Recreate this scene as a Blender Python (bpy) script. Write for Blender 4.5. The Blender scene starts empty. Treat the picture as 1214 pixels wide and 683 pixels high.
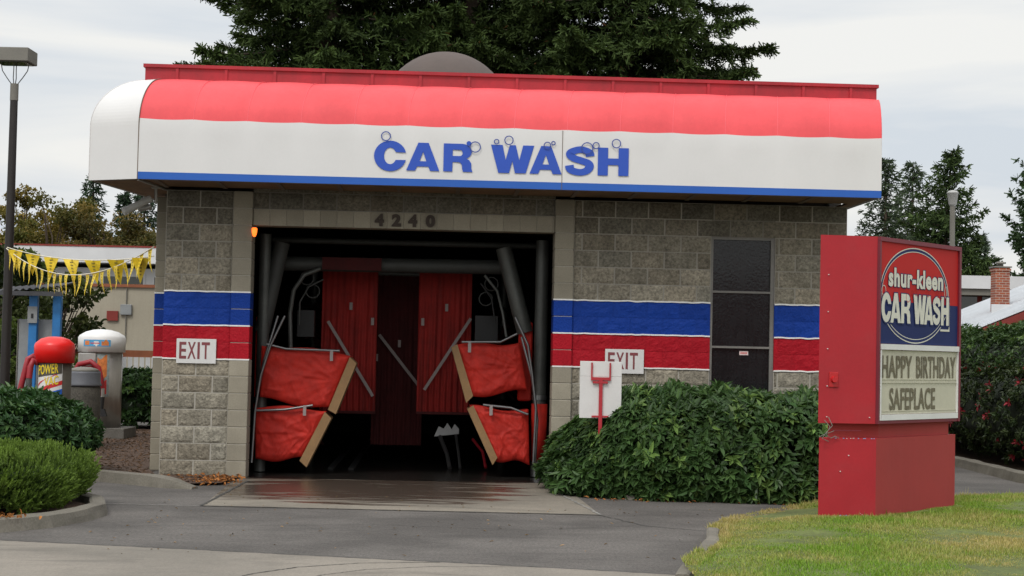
import bpy, math, random
import numpy as np
from mathutils import Vector, Matrix, noise

random.seed(7)
RNG = np.random.default_rng(11)
scene = bpy.context.scene
COL = scene.collection
PI = math.pi

# ------------------------------------------------------------------ helpers
def link(o, parent=None):
    COL.objects.link(o)
    if parent is not None:
        o.parent = parent
    return o

def tag(o, label=None, cat=None, group=None, kind=None):
    if label: o['label'] = label
    if cat: o['category'] = cat
    if group: o['group'] = group
    if kind: o['kind'] = kind
    return o

def empty(name, loc, rz=0.0):
    o = bpy.data.objects.new(name, None)
    o.empty_display_size = 0.2
    o.location = loc
    o.rotation_euler = (0, 0, rz)
    return link(o)

class MB:
    def __init__(s):
        s.v = []; s.f = []; s.m = []; s.c = []; s.smooth = []
    def add(s, verts, faces, mi=0, col=None, smooth=False):
        b = len(s.v)
        s.v += [tuple(p) for p in verts]
        s.c += [col or (1, 1, 1)] * len(verts)
        for f in faces:
            s.f.append(tuple(b + i for i in f)); s.m.append(mi); s.smooth.append(smooth)
        return s
    def box(s, x0, x1, y0, y1, z0, z1, mi=0, col=None, bv=0.0):
        if bv <= 0:
            v = [(x0,y0,z0),(x1,y0,z0),(x1,y1,z0),(x0,y1,z0),(x0,y0,z1),(x1,y0,z1),(x1,y1,z1),(x0,y1,z1)]
            f = [(0,3,2,1),(4,5,6,7),(0,1,5,4),(1,2,6,5),(2,3,7,6),(3,0,4,7)]
            return s.add(v, f, mi, col)
        b = bv
        v = []
        for z, ins in ((z0, b), (z0 + b, 0), (z1 - b, 0), (z1, b)):
            a0, a1, c0, c1 = x0 + ins, x1 - ins, y0 + ins, y1 - ins
            e = b
            v += [(a0+e,c0,z),(a1-e,c0,z),(a1,c0+e,z),(a1,c1-e,z),(a1-e,c1,z),(a0+e,c1,z),(a0,c1-e,z),(a0,c0+e,z)]
        f = [tuple(range(7,-1,-1)), tuple(range(24,32))]
        for k in range(3):
            for i in range(8):
                j = (i+1) % 8
                f.append((k*8+i, k*8+j, k*8+8+j, k*8+8+i))
        return s.add(v, f, mi, col)
    def prism(s, pts, y0, y1, mi=0, col=None):
        """polygon in x,z extruded along y"""
        n = len(pts)
        v = [(x, y0, z) for x, z in pts] + [(x, y1, z) for x, z in pts]
        f = [tuple(range(n)), tuple(range(2*n-1, n-1, -1))]
        f += [(i, i+n, (i+1) % n + n, (i+1) % n) for i in range(n)]
        return s.add(v, f, mi, col)
    def slab(s, pts, z0, z1, mi=0, col=None):
        """polygon in x,y extruded along z"""
        n = len(pts)
        v = [(x, y, z0) for x, y in pts] + [(x, y, z1) for x, y in pts]
        f = [tuple(range(n-1,-1,-1)), tuple(range(n, 2*n))]
        f += [(i, (i+1) % n, (i+1) % n + n, i+n) for i in range(n)]
        return s.add(v, f, mi, col)
    def tube(s, pts, r, n=10, mi=0, col=None, caps=True):
        pts = [Vector(p) for p in pts]
        rs = r if isinstance(r, (list, tuple)) else [r] * len(pts)
        t0 = (pts[1] - pts[0]).normalized()
        up = Vector((0,0,1)) if abs(t0.z) < .9 else Vector((1,0,0))
        nx = t0.cross(up).normalized()
        v = []
        for i, p in enumerate(pts):
            t = (pts[min(i+1, len(pts)-1)] - pts[max(i-1, 0)]).normalized()
            nx = (nx - t * nx.dot(t)).normalized()
            ny = t.cross(nx)
            for k in range(n):
                a = 2*PI*k/n
                v.append(p + (nx*math.cos(a) + ny*math.sin(a)) * rs[i])
        f = []
        for i in range(len(pts)-1):
            for k in range(n):
                f.append((i*n+k, i*n+(k+1) % n, (i+1)*n+(k+1) % n, (i+1)*n+k))
        s.add(v, f, mi, col, True)
        if caps:
            m = len(pts)-1
            s.add(v[:n], [tuple(range(n-1,-1,-1))], mi, col)
            s.add(v[m*n:], [tuple(range(n))], mi, col)
        return s
    def lathe(s, prof, cx=0, cy=0, n=32, mi=0, col=None, smooth=True):
        v = []
        for r, z in prof:
            for k in range(n):
                a = 2*PI*k/n
                v.append((cx + r*math.cos(a), cy + r*math.sin(a), z))
        f = []
        for i in range(len(prof)-1):
            for k in range(n):
                f.append((i*n+k, i*n+(k+1) % n, (i+1)*n+(k+1) % n, (i+1)*n+k))
        f.append(tuple(range(n-1,-1,-1)))
        f.append(tuple((len(prof)-1)*n + k for k in range(n)))
        return s.add(v, f, mi, col, smooth)
    def build(s, name, mats, parent=None, loc=None, rz=0, auto=35):
        me = bpy.data.meshes.new(name)
        me.from_pydata(s.v, [], s.f)
        if not isinstance(mats, (list, tuple)): mats = [mats]
        for m in mats: me.materials.append(m)
        me.polygons.foreach_set('material_index', s.m)
        me.polygons.foreach_set('use_smooth', s.smooth)
        ca = me.color_attributes.new('Col', 'FLOAT_COLOR', 'POINT')
        arr = np.ones((len(s.v), 4), dtype=np.float32)
        arr[:, :3] = np.array(s.c, dtype=np.float32).reshape(-1, 3)
        ca.data.foreach_set('color', arr.ravel())
        me.update()
        o = bpy.data.objects.new(name, me)
        if loc is not None: o.location = loc
        if rz: o.rotation_euler = (0, 0, rz)
        return link(o, parent)

def np_mesh(name, V, k, mat, C=None, parent=None, smooth=False):
    """V (n*k,3) verts, every k verts one face"""
    V = np.asarray(V, dtype=np.float32)
    nf = len(V) // k
    me = bpy.data.meshes.new(name)
    me.vertices.add(len(V)); me.vertices.foreach_set('co', V.ravel())
    me.loops.add(len(V)); me.loops.foreach_set('vertex_index', np.arange(len(V), dtype=np.int32))
    me.polygons.add(nf)
    me.polygons.foreach_set('loop_start', np.arange(nf, dtype=np.int32) * k)
    me.polygons.foreach_set('loop_total', np.full(nf, k, dtype=np.int32))
    me.materials.append(mat)
    if C is not None:
        ca = me.color_attributes.new('Col', 'FLOAT_COLOR', 'POINT')
        a = np.ones((len(V), 4), dtype=np.float32); a[:, :3] = C
        ca.data.foreach_set('color', a.ravel())
    me.update(calc_edges=True)
    o = bpy.data.objects.new(name, me)
    return link(o, parent)

# ------------------------------------------------------------------ materials
def new_mat(name):
    m = bpy.data.materials.new(name); m.use_nodes = True
    nt = m.node_tree; nt.nodes.clear()
    out = nt.nodes.new('ShaderNodeOutputMaterial')
    b = nt.nodes.new('ShaderNodeBsdfPrincipled')
    nt.links.new(b.outputs[0], out.inputs[0])
    return m, nt, b, out

def nd(nt, typ, **kw):
    n = nt.nodes.new(typ)
    for k, v in kw.items():
        if k.startswith('i_'):
            key = k[2:]
            n.inputs[int(key) if key.isdigit() else key].default_value = v
        else: setattr(n, k, v)
    return n

def surf(name, col, rough=0.6, var=0.15, vscale=3.0, fine=0.1, fscale=60.0, bump=0.2, bscale=80.0, bdist=0.003,
         metal=0.0, spec=0.5, attr=False, dirt=0.0, dirtcol=(0.08,0.07,0.05), dscale=1.5, emit=None, coat=0.0, streak=0.0):
    m, nt, b, out = new_mat(name)
    L = nt.links
    tc = nd(nt, 'ShaderNodeTexCoord'); V = tc.outputs['Object']
    n1 = nd(nt, 'ShaderNodeTexNoise', i_Scale=vscale, i_Detail=6.0, i_Roughness=.6); L.new(V, n1.inputs['Vector'])
    n2 = nd(nt, 'ShaderNodeTexNoise', i_Scale=fscale, i_Detail=4.0, i_Roughness=.7); L.new(V, n2.inputs['Vector'])
    r1 = nd(nt, 'ShaderNodeMapRange'); r1.inputs['From Min'].default_value = .3; r1.inputs['From Max'].default_value = .7
    r1.inputs['To Min'].default_value = 1 - var; r1.inputs['To Max'].default_value = 1 + var
    L.new(n1.outputs[0], r1.inputs[0])
    r2 = nd(nt, 'ShaderNodeMapRange'); r2.inputs['From Min'].default_value = .3; r2.inputs['From Max'].default_value = .7
    r2.inputs['To Min'].default_value = 1 - fine; r2.inputs['To Max'].default_value = 1 + fine
    L.new(n2.outputs[0], r2.inputs[0])
    mm = nd(nt, 'ShaderNodeMath', operation='MULTIPLY'); L.new(r1.outputs[0], mm.inputs[0]); L.new(r2.outputs[0], mm.inputs[1])
    base = nd(nt, 'ShaderNodeRGB'); base.outputs[0].default_value = (*col, 1)
    cur = base.outputs[0]
    if attr:
        at = nd(nt, 'ShaderNodeAttribute', attribute_name='Col')
        mx = nd(nt, 'ShaderNodeVectorMath', operation='MULTIPLY'); L.new(cur, mx.inputs[0]); L.new(at.outputs['Color'], mx.inputs[1]); cur = mx.outputs[0]
    sc = nd(nt, 'ShaderNodeVectorMath', operation='SCALE'); L.new(cur, sc.inputs[0]); L.new(mm.outputs[0], sc.inputs['Scale']); cur = sc.outputs[0]
    if dirt > 0 or streak > 0:
        mp = nd(nt, 'ShaderNodeMapping'); mp.inputs['Scale'].default_value = (1, 1, 1) if streak == 0 else (1, 1, .08); L.new(V, mp.inputs[0])
        n3 = nd(nt, 'ShaderNodeTexNoise', i_Scale=dscale if streak == 0 else 9.0, i_Detail=8.0, i_Roughness=.7); L.new(mp.outputs[0], n3.inputs['Vector'])
        r3 = nd(nt, 'ShaderNodeMapRange'); r3.inputs['From Min'].default_value = .48; r3.inputs['From Max'].default_value = .75
        r3.inputs['To Min'].default_value = 0; r3.inputs['To Max'].default_value = max(dirt, streak); L.new(n3.outputs[0], r3.inputs[0])
        mix = nd(nt, 'ShaderNodeMix', data_type='RGBA'); mix.inputs[7].default_value = (*dirtcol, 1)
        L.new(r3.outputs[0], mix.inputs[0]); L.new(cur, mix.inputs[6]); cur = mix.outputs[2]
    L.new(cur, b.inputs['Base Color'])
    b.inputs['Roughness'].default_value = rough; b.inputs['Metallic'].default_value = metal
    b.inputs['Specular IOR Level'].default_value = spec
    b.inputs['Coat Weight'].default_value = coat
    if bump > 0:
        n4 = nd(nt, 'ShaderNodeTexNoise', i_Scale=bscale, i_Detail=5.0); L.new(V, n4.inputs['Vector'])
        bp = nd(nt, 'ShaderNodeBump'); bp.inputs['Strength'].default_value = bump; bp.inputs['Distance'].default_value = bdist
        L.new(n4.outputs[0], bp.inputs['Height']); L.new(bp.outputs[0], b.inputs['Normal'])
    if emit:
        b.inputs['Emission Color'].default_value = (*emit[0], 1); b.inputs['Emission Strength'].default_value = emit[1]
    return m

def foliage(name, transl=0.25, rough=0.45, spec=0.4):
    m, nt, b, out = new_mat(name); L = nt.links
    at = nd(nt, 'ShaderNodeAttribute', attribute_name='Col')
    L.new(at.outputs['Color'], b.inputs['Base Color'])
    b.inputs['Roughness'].default_value = rough; b.inputs['Specular IOR Level'].default_value = spec
    tr = nd(nt, 'ShaderNodeBsdfTranslucent'); sc = nd(nt, 'ShaderNodeVectorMath', operation='MULTIPLY'); sc.inputs[1].default_value = (1.3, 1.5, .6)
    L.new(at.outputs['Color'], sc.inputs[0]); L.new(sc.outputs[0], tr.inputs[0])
    mx = nd(nt, 'ShaderNodeMixShader'); mx.inputs[0].default_value = transl
    L.new(b.outputs[0], mx.inputs[1]); L.new(tr.outputs[0], mx.inputs[2]); L.new(mx.outputs[0], out.inputs[0])
    return m

M = {}
M['leaf'] = foliage('leaf', .2, .6, .15); M['glossy_leaf'] = foliage('glossy_leaf', .15, .42, .22); M['needle'] = foliage('needle', .1, .7, .12)
M['grass'] = foliage('grass_blade', .3, .6, .25)
M['bark'] = surf('bark', (.09,.065,.045), .9, .3, 4, .3, 30, .6, 20, .02)
M['core'] = surf('hedge_core', (.012,.02,.008), .95, .3, 5, .2, 30, .5, 30, .02)
M['rough_block'] = surf('rough_block', (.262,.236,.185), .97, .2, 4, .5, 34, 1.0, 45, .012, attr=True, spec=.15, dirt=.3, dirtcol=(.1,.085,.06), dscale=3)
M['smooth_block'] = surf('smooth_block', (.305,.275,.215), .92, .1, 3, .13, 70, .4, 90, .003, attr=True, spec=.15, dirt=.3, dirtcol=(.17,.15,.11), dscale=2.2)
M['mortar'] = surf('mortar', (.385,.36,.31), .95, .1, 4, .1, 60, .3, 90, .003, spec=.1, attr=True)
M['blue_block'] = surf('blue_block', (.007,.042,.27), .62, .12, 4, .12, 40, .9, 40, .010, attr=True, spec=.15, dirt=.3, dirtcol=(.015,.03,.12), dscale=4)
M['red_block'] = surf('red_block', (.38,.008,.018), .62, .12, 4, .14, 40, .9, 40, .010, attr=True, spec=.15, dirt=.35, dirtcol=(.17,.015,.015), dscale=4)
M['white_line'] = surf('white_line', (.78,.77,.75), .7, .08, 8, .05, 50, .3, 60, .003)
M['awning_white'] = surf('awning_white', (.675,.665,.65), .5, .03, 1.2, .012, 30, .04, 3, .02, spec=.25, streak=.05, dirtcol=(.5,.48,.44))
M['awning_red'] = surf('awning_red', (.74,.082,.092), .6, .10, 1.2, .03, 20, .12, 3, .03, spec=.3, coat=0, streak=.22, dirtcol=(.55,.05,.06))
M['awning_blue'] = surf('awning_blue', (.010,.095,.42), .45, .06, 1.2, .02, 20, .05, 3, .02)
M['seam'] = surf('awning_seam', (.62,.60,.58), .6, .05)
M['seam_red'] = surf('awning_seam_red', (.80,.11,.13), .5, .05)
M['parapet_red'] = surf('parapet_red', (.36,.012,.022), .5, .2, 2, .06, 30, .1, 20, .003, streak=.35, dirtcol=(.16,.015,.015))
M['letter_blue'] = surf('letter_blue', (.018,.075,.44), .4, .05, 2, .02)
M['letter_navy'] = surf('letter_navy', (.03,.05,.22), .4, .05)
M['ring_line'] = surf('ring_line', (.03,.06,.28), .5, .1)
M['soffit'] = surf('soffit_wood', (.20,.115,.06), .75, .3, 3, .1, 40, .3, 30, .004, streak=.4, dirtcol=(.12,.07,.04))
M['trim'] = surf('soffit_trim', (.16,.12,.09), .7, .2)
M['roofing'] = surf('roofing', (.10,.085,.075), .9, .2)
M['dome'] = surf('dome_skin', (.085,.062,.052), .7, .15, 2, .05, 30, .1, 30, .003, streak=.3, dirtcol=(.09,.07,.06))
M['alu'] = surf('aluminium', (.34,.33,.31), .45, .1, 5, .05, 60, .1, 60, .001, metal=.5)
M['glass_dark'] = surf('patterned_glass', (.009,.010,.011), .22, .3, 5, .3, 60, .45, 38, .006, spec=.4, streak=.12, dirtcol=(.06,.06,.06))
M['glass_plain'] = surf('window_glass', (.02,.025,.012), .06, .2, 2, .1, 40, .05, 2, .01, spec=.7)
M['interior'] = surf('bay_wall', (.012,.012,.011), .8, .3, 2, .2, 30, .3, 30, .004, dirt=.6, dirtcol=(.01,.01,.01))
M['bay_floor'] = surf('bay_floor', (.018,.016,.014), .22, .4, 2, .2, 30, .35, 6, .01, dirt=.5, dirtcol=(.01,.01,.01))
M['gal'] = surf('galvanised_pipe', (.095,.098,.09), .5, .2, 4, .1, 30, .15, 30, .002, metal=.4, dirt=.4, dirtcol=(.06,.06,.055))
M['pipe_dark'] = surf('dark_pipe', (.045,.047,.043), .6, .2, 4, .1, dirt=.4, dirtcol=(.02,.02,.02))
M['steel'] = surf('steel_tube', (.22,.22,.22), .35, .1, 4, .05, metal=.8, dirt=.3)
M['foam_red'] = surf('red_padding', (.46,.017,.008), .7, .2, 6, .08, 50, .35, 30, .006, spec=.4, dirt=.3, dirtcol=(.22,.008,.006), dscale=5)
M['cloth_red'] = surf('red_cloth', (.28,.012,.008), .8, .2, 4, .1, 50, .4, 14, .01, streak=.8, dirtcol=(.06,.004,.003))
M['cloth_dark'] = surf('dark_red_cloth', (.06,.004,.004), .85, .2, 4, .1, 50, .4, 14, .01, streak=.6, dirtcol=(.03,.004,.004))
M['board'] = surf('tan_board', (.27,.155,.065), .7, .15, 5, .08, 50, .2, 40, .003, dirt=.5, dirtcol=(.2,.12,.06), dscale=6)
M['strap'] = surf('pale_strap', (.30,.25,.235), .7, .1)
M['rubber'] = surf('black_rubber', (.012,.012,.012), .6, .2)
M['asphalt'] = None
M['kerb'] = surf('kerb_concrete', (.15,.135,.108), .9, .18, 3, .2, 50, .6, 50, .006, dirt=.55, dirtcol=(.09,.085,.06), dscale=4)
M['mulch'] = surf('mulch', (.085,.05,.032), .95, .35, 3, .6, 28, 1, 30, .04)
M['soil'] = surf('lawn_soil', (.10,.125,.030), .95, .3, 2, .4, 25, .8, 40, .02)
M['terrain'] = surf('terrain', (.075,.07,.05), .95, .3, .4, .2, 6, .3, 8, .02)
M['white_paint'] = surf('white_paint', (.63,.62,.60), .55, .05, 4, .03, 40, .05, 30, .001, dirt=.12, dirtcol=(.45,.43,.38))
M['sign_ink'] = surf('sign_ink', (.20,.045,.05), .6, .15)
M['number'] = surf('number_metal', (.045,.03,.022), .7, .3, 20)
M['post_red'] = surf('post_red', (.40,.02,.03), .5, .1, 4, .05, 40, .1, 40, .001, dirt=.3, dirtcol=(.2,.02,.02))
M['sign_red'] = surf('sign_red', (.37,.008,.016), .62, .12, 1.1, .05, 40, .12, 12, .003, dirt=.38, dirtcol=(.30,.03,.035), dscale=2.5)
M['sign_red_faded'] = surf('sign_red_faded', (.31,.028,.024), .75, .09, 1.5, .04, 40, .08, 20, .002, streak=.25, dirtcol=(.33,.05,.045))
M['sign_frame'] = surf('sign_frame', (.15,.009,.02), .45, .12)
M['panel_red'] = surf('panel_red', (.43,.016,.014), .6, .06, 2, .02, spec=.2)
M['panel_navy'] = surf('panel_navy', (.012,.022,.095), .6, .06, 2, .02, spec=.2)
M['panel_cream'] = surf('panel_cream', (.50,.475,.365), .45, .07, 3, .04, 30, .05, 20, .001, dirt=.25, dirtcol=(.33,.30,.22))
M['panel_letter'] = surf('panel_letter', (.13,.11,.065), .6, .2, 8, .1)
M['sign_white'] = surf('sign_white', (.58,.565,.48), .45, .05)
M['lens_red'] = surf('red_lens', (.45,.012,.015), .25, .05)
M['pole_dark'] = surf('pole_dark', (.014,.010,.008), .5, .2)
M['lamp_grey'] = surf('lamp_grey', (.17,.16,.135), .6, .08)
M['concrete_base'] = surf('concrete_base', (.12,.11,.095), .9, .25, 5, .2, 40, .5)
M['cap_red'] = surf('cap_red', (.80,.012,.010), .35, .05, 3, .02)
M['cap_white'] = surf('cap_white', (.75,.74,.72), .4, .05, 3, .02)
M['stainless'] = surf('stainless', (.45,.43,.40), .32, .12, 3, .05, metal=.75, streak=.5, dirtcol=(.22,.2,.18))
M['drum_brown'] = surf('drum_brown', (.10,.088,.07), .5, .1, metal=.3)
M['hose_red'] = surf('hose_red', (.30,.012,.02), .45, .15, 5, .05, 40, .3, 80, .003)
M['decal_yellow'] = surf('decal_yellow', (.80,.60,.02), .4, .05)
M['decal_blue'] = surf('decal_blue', (.02,.12,.55), .4, .05)
M['decal_cyan'] = surf('decal_cyan', (.08,.35,.62), .4, .1)
M['decal_red'] = surf('decal_red', (.62,.03,.03), .4, .05)
M['decal_orange'] = surf('decal_orange', (.65,.2,.05), .5, .3, 20)
M['decal_grey'] = surf('decal_grey', (.28,.33,.32), .5, .3, 15)
M['bin_grey'] = surf('bin_grey', (.11,.115,.13), .55, .1)
M['aggregate'] = surf('aggregate', (.075,.068,.055), .9, .3, 10, .5, 60, .8, 60, .01)
M['post_blue'] = surf('post_blue', (.015,.16,.42), .5, .15, 4, .05, dirt=.2)
M['panel_grey'] = surf('panel_grey', (.24,.25,.25), .6, .15, 3)
M['corrugated'] = surf('corrugated', (.045,.045,.05), .6, .3, 8)
M['pennant'] = surf('pennant_yellow', (.78,.56,.02), .5, .1, 5, .04)
M['pennant_mark'] = surf('pennant_mark', (.25,.19,.02), .6, .1)
M['string'] = surf('string', (.7,.65,.5), .8, .1)
M['beige_wall'] = surf('beige_wall', (.39,.35,.27), .9, .12, .6, .05, 20, .2, 20, .004, streak=.3, dirtcol=(.27,.23,.17))
M['brown_trim'] = surf('brown_trim', (.27,.09,.04), .8, .2)
M['far_white'] = surf('far_white', (.62,.62,.62), .7, .08, 1)
M['roof_metal'] = surf('roof_metal', (.50,.52,.54), .5, .08, 1, .03, 10, .1, 4, .01)
M['house_red'] = surf('house_red', (.22,.03,.022), .8, .15)
M['amber'] = surf('amber_lens', (.8,.12,.01), .4, .05, emit=((1, .16, .02), 2.2))
M['camera_body'] = surf('camera_body', (.42,.42,.40), .5, .1)
M['sticker'] = surf('sticker', (.70,.55,.53), .6, .1)
M['dry_leaf'] = foliage('dry_leaf', .1, .8, .2)

def brick_mat():
    m, nt, b, out = new_mat('chimney_brick'); L = nt.links
    tc = nd(nt, 'ShaderNodeTexCoord'); mp = nd(nt, 'ShaderNodeMapping'); mp.inputs['Rotation'].default_value = (PI/2, 0, 0)
    L.new(tc.outputs['Object'], mp.inputs[0])
    br = nd(nt, 'ShaderNodeTexBrick'); L.new(mp.outputs[0], br.inputs[0])
    br.inputs['Color1'].default_value = (.33,.085,.035,1); br.inputs['Color2'].default_value = (.2,.05,.03,1); br.inputs['Mortar'].default_value = (.35,.3,.25,1)
    br.inputs['Scale'].default_value = 1; br.inputs['Brick Width'].default_value = .2; br.inputs['Row Height'].default_value = .075; br.inputs['Mortar Size'].default_value = .008
    L.new(br.outputs[0], b.inputs['Base Color']); b.inputs['Roughness'].default_value = .9
    return m
M['brick'] = brick_mat()

def ground_mat(name, col, col2, grain, rough, wet=None, gscale=160, tracks=False, stain=0.35):
    """worn paving: broad tonal patches, fine aggregate, stains and an optional wet patch given in world metres"""
    m, nt, b, out = new_mat(name); L = nt.links
    tc = nd(nt, 'ShaderNodeTexCoord'); V = tc.outputs['Object']
    big = nd(nt, 'ShaderNodeTexNoise', i_Scale=.55, i_Detail=7.0, i_Roughness=.62); L.new(V, big.inputs['Vector'])
    cr = nd(nt, 'ShaderNodeValToRGB'); cr.color_ramp.elements[0].position = .40; cr.color_ramp.elements[1].position = .60
    cr.color_ramp.elements[0].color = (*col2, 1); cr.color_ramp.elements[1].color = (*col, 1); L.new(big.outputs[0], cr.inputs[0])
    g = nd(nt, 'ShaderNodeTexNoise', i_Scale=gscale, i_Detail=3.0, i_Roughness=.8); L.new(V, g.inputs['Vector'])
    gr = nd(nt, 'ShaderNodeMapRange'); gr.inputs['From Min'].default_value = .25; gr.inputs['From Max'].default_value = .75
    gr.inputs['To Min'].default_value = 1 - grain; gr.inputs['To Max'].default_value = 1 + grain; L.new(g.outputs[0], gr.inputs[0])
    g2 = nd(nt, 'ShaderNodeTexNoise', i_Scale=42, i_Detail=5.0, i_Roughness=.85); mpg = nd(nt, 'ShaderNodeMapping'); mpg.inputs['Scale'].default_value = (1, .3, 1); L.new(V, mpg.inputs[0]); L.new(mpg.outputs[0], g2.inputs['Vector'])
    gr2 = nd(nt, 'ShaderNodeMapRange'); gr2.inputs['From Min'].default_value = .3; gr2.inputs['From Max'].default_value = .7
    gr2.inputs['To Min'].default_value = 1 - grain*.8; gr2.inputs['To Max'].default_value = 1 + grain*.8; L.new(g2.outputs[0], gr2.inputs[0])
    gm = nd(nt, 'ShaderNodeMath', operation='MULTIPLY'); L.new(gr.outputs[0], gm.inputs[0]); L.new(gr2.outputs[0], gm.inputs[1])
    sc = nd(nt, 'ShaderNodeVectorMath', operation='SCALE'); L.new(cr.outputs[0], sc.inputs[0]); L.new(gm.outputs[0], sc.inputs['Scale']); cur = sc.outputs[0]
    # stretched stains
    mp = nd(nt, 'ShaderNodeMapping'); mp.inputs['Scale'].default_value = (.5, 1.8, 1); L.new(V, mp.inputs[0])
    st = nd(nt, 'ShaderNodeTexNoise', i_Scale=1.6, i_Detail=8.0, i_Roughness=.66, i_Distortion=.6); L.new(mp.outputs[0], st.inputs['Vector'])
    sr = nd(nt, 'ShaderNodeMapRange'); sr.inputs['From Min'].default_value = .52; sr.inputs['From Max'].default_value = .7
    sr.inputs['To Min'].default_value = 0; sr.inputs['To Max'].default_value = stain; L.new(st.outputs[0], sr.inputs[0])
    mx = nd(nt, 'ShaderNodeMix', data_type='RGBA'); mx.inputs[7].default_value = (*[c*.45 for c in col2], 1)
    L.new(sr.outputs[0], mx.inputs[0]); L.new(cur, mx.inputs[6]); cur = mx.outputs[2]
    rv = nd(nt, 'ShaderNodeValue'); rv.outputs[0].default_value = rough; rcur = rv.outputs[0]
    bstr = None
    if wet:
        cx, cy, rx, ry, wcol = wet
        sx = nd(nt, 'ShaderNodeSeparateXYZ'); L.new(V, sx.inputs[0])
        def axis(o, c, r):
            a = nd(nt, 'ShaderNodeMath', operation='SUBTRACT', i_1=c); L.new(o, a.inputs[0])
            d = nd(nt, 'ShaderNodeMath', operation='DIVIDE', i_1=r); L.new(a.outputs[0], d.inputs[0])
            p = nd(nt, 'ShaderNodeMath', operation='POWER', i_1=2.0); 
            ab = nd(nt, 'ShaderNodeMath', operation='ABSOLUTE'); L.new(d.outputs[0], ab.inputs[0]); L.new(ab.outputs[0], p.inputs[0])
            return p.outputs[0]
        ad = nd(nt, 'ShaderNodeMath', operation='ADD'); L.new(axis(sx.outputs[0], cx, rx), ad.inputs[0]); L.new(axis(sx.outputs[1], cy, ry), ad.inputs[1])
        wn = nd(nt, 'ShaderNodeTexNoise', i_Scale=1.1, i_Detail=7.0, i_Roughness=.6, i_Distortion=.8)
        mp2 = nd(nt, 'ShaderNodeMapping'); mp2.inputs['Scale'].default_value = (.65, 3.0, 1); L.new(V, mp2.inputs[0]); L.new(mp2.outputs[0], wn.inputs['Vector'])
        ns = nd(nt, 'ShaderNodeMath', operation='MULTIPLY_ADD', i_1=4.6, i_2=-2.3); L.new(wn.outputs[0], ns.inputs[0])
        a2 = nd(nt, 'ShaderNodeMath', operation='ADD'); L.new(ad.outputs[0], a2.inputs[0]); L.new(ns.outputs[0], a2.inputs[1])
        wr = nd(nt, 'ShaderNodeMapRange'); wr.inputs['From Min'].default_value = 1.25; wr.inputs['From Max'].default_value = .72
        wr.inputs['To Min'].default_value = 0; wr.inputs['To Max'].default_value = 1; L.new(a2.outputs[0], wr.inputs[0])
        mw = nd(nt, 'ShaderNodeMix', data_type='RGBA'); mw.inputs[7].default_value = (*wcol, 1)
        L.new(wr.outputs[0], mw.inputs[0]); L.new(cur, mw.inputs[6]); cur = mw.outputs[2]
        rr = nd(nt, 'ShaderNodeMapRange'); rr.inputs['To Min'].default_value = rough; rr.inputs['To Max'].default_value = .24; L.new(wr.outputs[0], rr.inputs[0]); rcur = rr.outputs[0]
        bb = nd(nt, 'ShaderNodeMapRange'); bb.inputs['To Min'].default_value = .5; bb.inputs['To Max'].default_value = .12; L.new(wr.outputs[0], bb.inputs[0]); bstr = bb.outputs[0]
    L.new(cur, b.inputs['Base Color']); L.new(rcur, b.inputs['Roughness']); b.inputs['Specular IOR Level'].default_value = .35
    bp = nd(nt, 'ShaderNodeBump'); bp.inputs['Strength'].default_value = .5; bp.inputs['Distance'].default_value = .004
    if bstr is not None: L.new(bstr, bp.inputs['Strength'])
    L.new(g.outputs[0], bp.inputs['Height']); L.new(bp.outputs[0], b.inputs['Normal'])
    return m
M['asphalt'] = ground_mat('asphalt', (.120,.109,.098), (.076,.069,.062), .5, .9)
M['sidewalk'] = ground_mat('sidewalk_concrete', (.235,.208,.172), (.175,.157,.13), .16, .85, gscale=90, stain=.5)
M['apron'] = ground_mat('apron_concrete', (.225,.198,.158), (.150,.134,.108), .20, .75, wet=(-1.8, 19.4, 1.8, 1.75, (.068,.052,.040)), gscale=90, stain=.45)

# ------------------------------------------------------------------ camera
HC = 1.6
cam_d = bpy.data.cameras.new('camera'); cam = bpy.data.objects.new('camera', cam_d); link(cam)
cam_d.sensor_width = 36; cam_d.lens = 36 * 2000 / 1214.0; cam_d.clip_end = 3000; cam_d.clip_start = .1
p = math.atan(76.5/2000); a = .0215
fwd = Vector((0, math.cos(p), math.sin(p))); up0 = Vector((0, -math.sin(p), math.cos(p))); r0 = Vector((1,0,0))
rt = r0*math.cos(a) + up0*math.sin(a); up = -r0*math.sin(a) + up0*math.cos(a)
mat = Matrix((rt, up, -fwd)).transposed().to_4x4(); mat.translation = Vector((0,0,HC))
cam.matrix_world = mat
scene.camera = cam

# ------------------------------------------------------------------ light
SUN_EL, SUN_AZ = math.radians(52), math.radians(205)    # azimuth measured clockwise from +Y
w = bpy.data.worlds.new('World'); scene.world = w; w.use_nodes = True
nt = w.node_tree; nt.nodes.clear(); L = nt.links
wo = nd(nt, 'ShaderNodeOutputWorld'); bg = nd(nt, 'ShaderNodeBackground'); L.new(bg.outputs[0], wo.inputs[0])
sky = nd(nt, 'ShaderNodeTexSky', sky_type='NISHITA'); sky.sun_disc = False; sky.sun_elevation = SUN_EL; sky.sun_rotation = SUN_AZ
sky.air_density = 1.5; sky.dust_density = 4
skys = nd(nt, 'ShaderNodeVectorMath', operation='SCALE'); skys.inputs['Scale'].default_value = .10; L.new(sky.outputs[0], skys.inputs[0])
tc = nd(nt, 'ShaderNodeTexCoord'); sep = nd(nt, 'ShaderNodeSeparateXYZ'); L.new(tc.outputs['Generated'], sep.inputs[0])
mp = nd(nt, 'ShaderNodeMapping'); mp.inputs['Scale'].default_value = (1.1, 1.0, 7.5); mp.inputs['Location'].default_value = (.7, .3, .15); L.new(tc.outputs['Generated'], mp.inputs[0])
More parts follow.
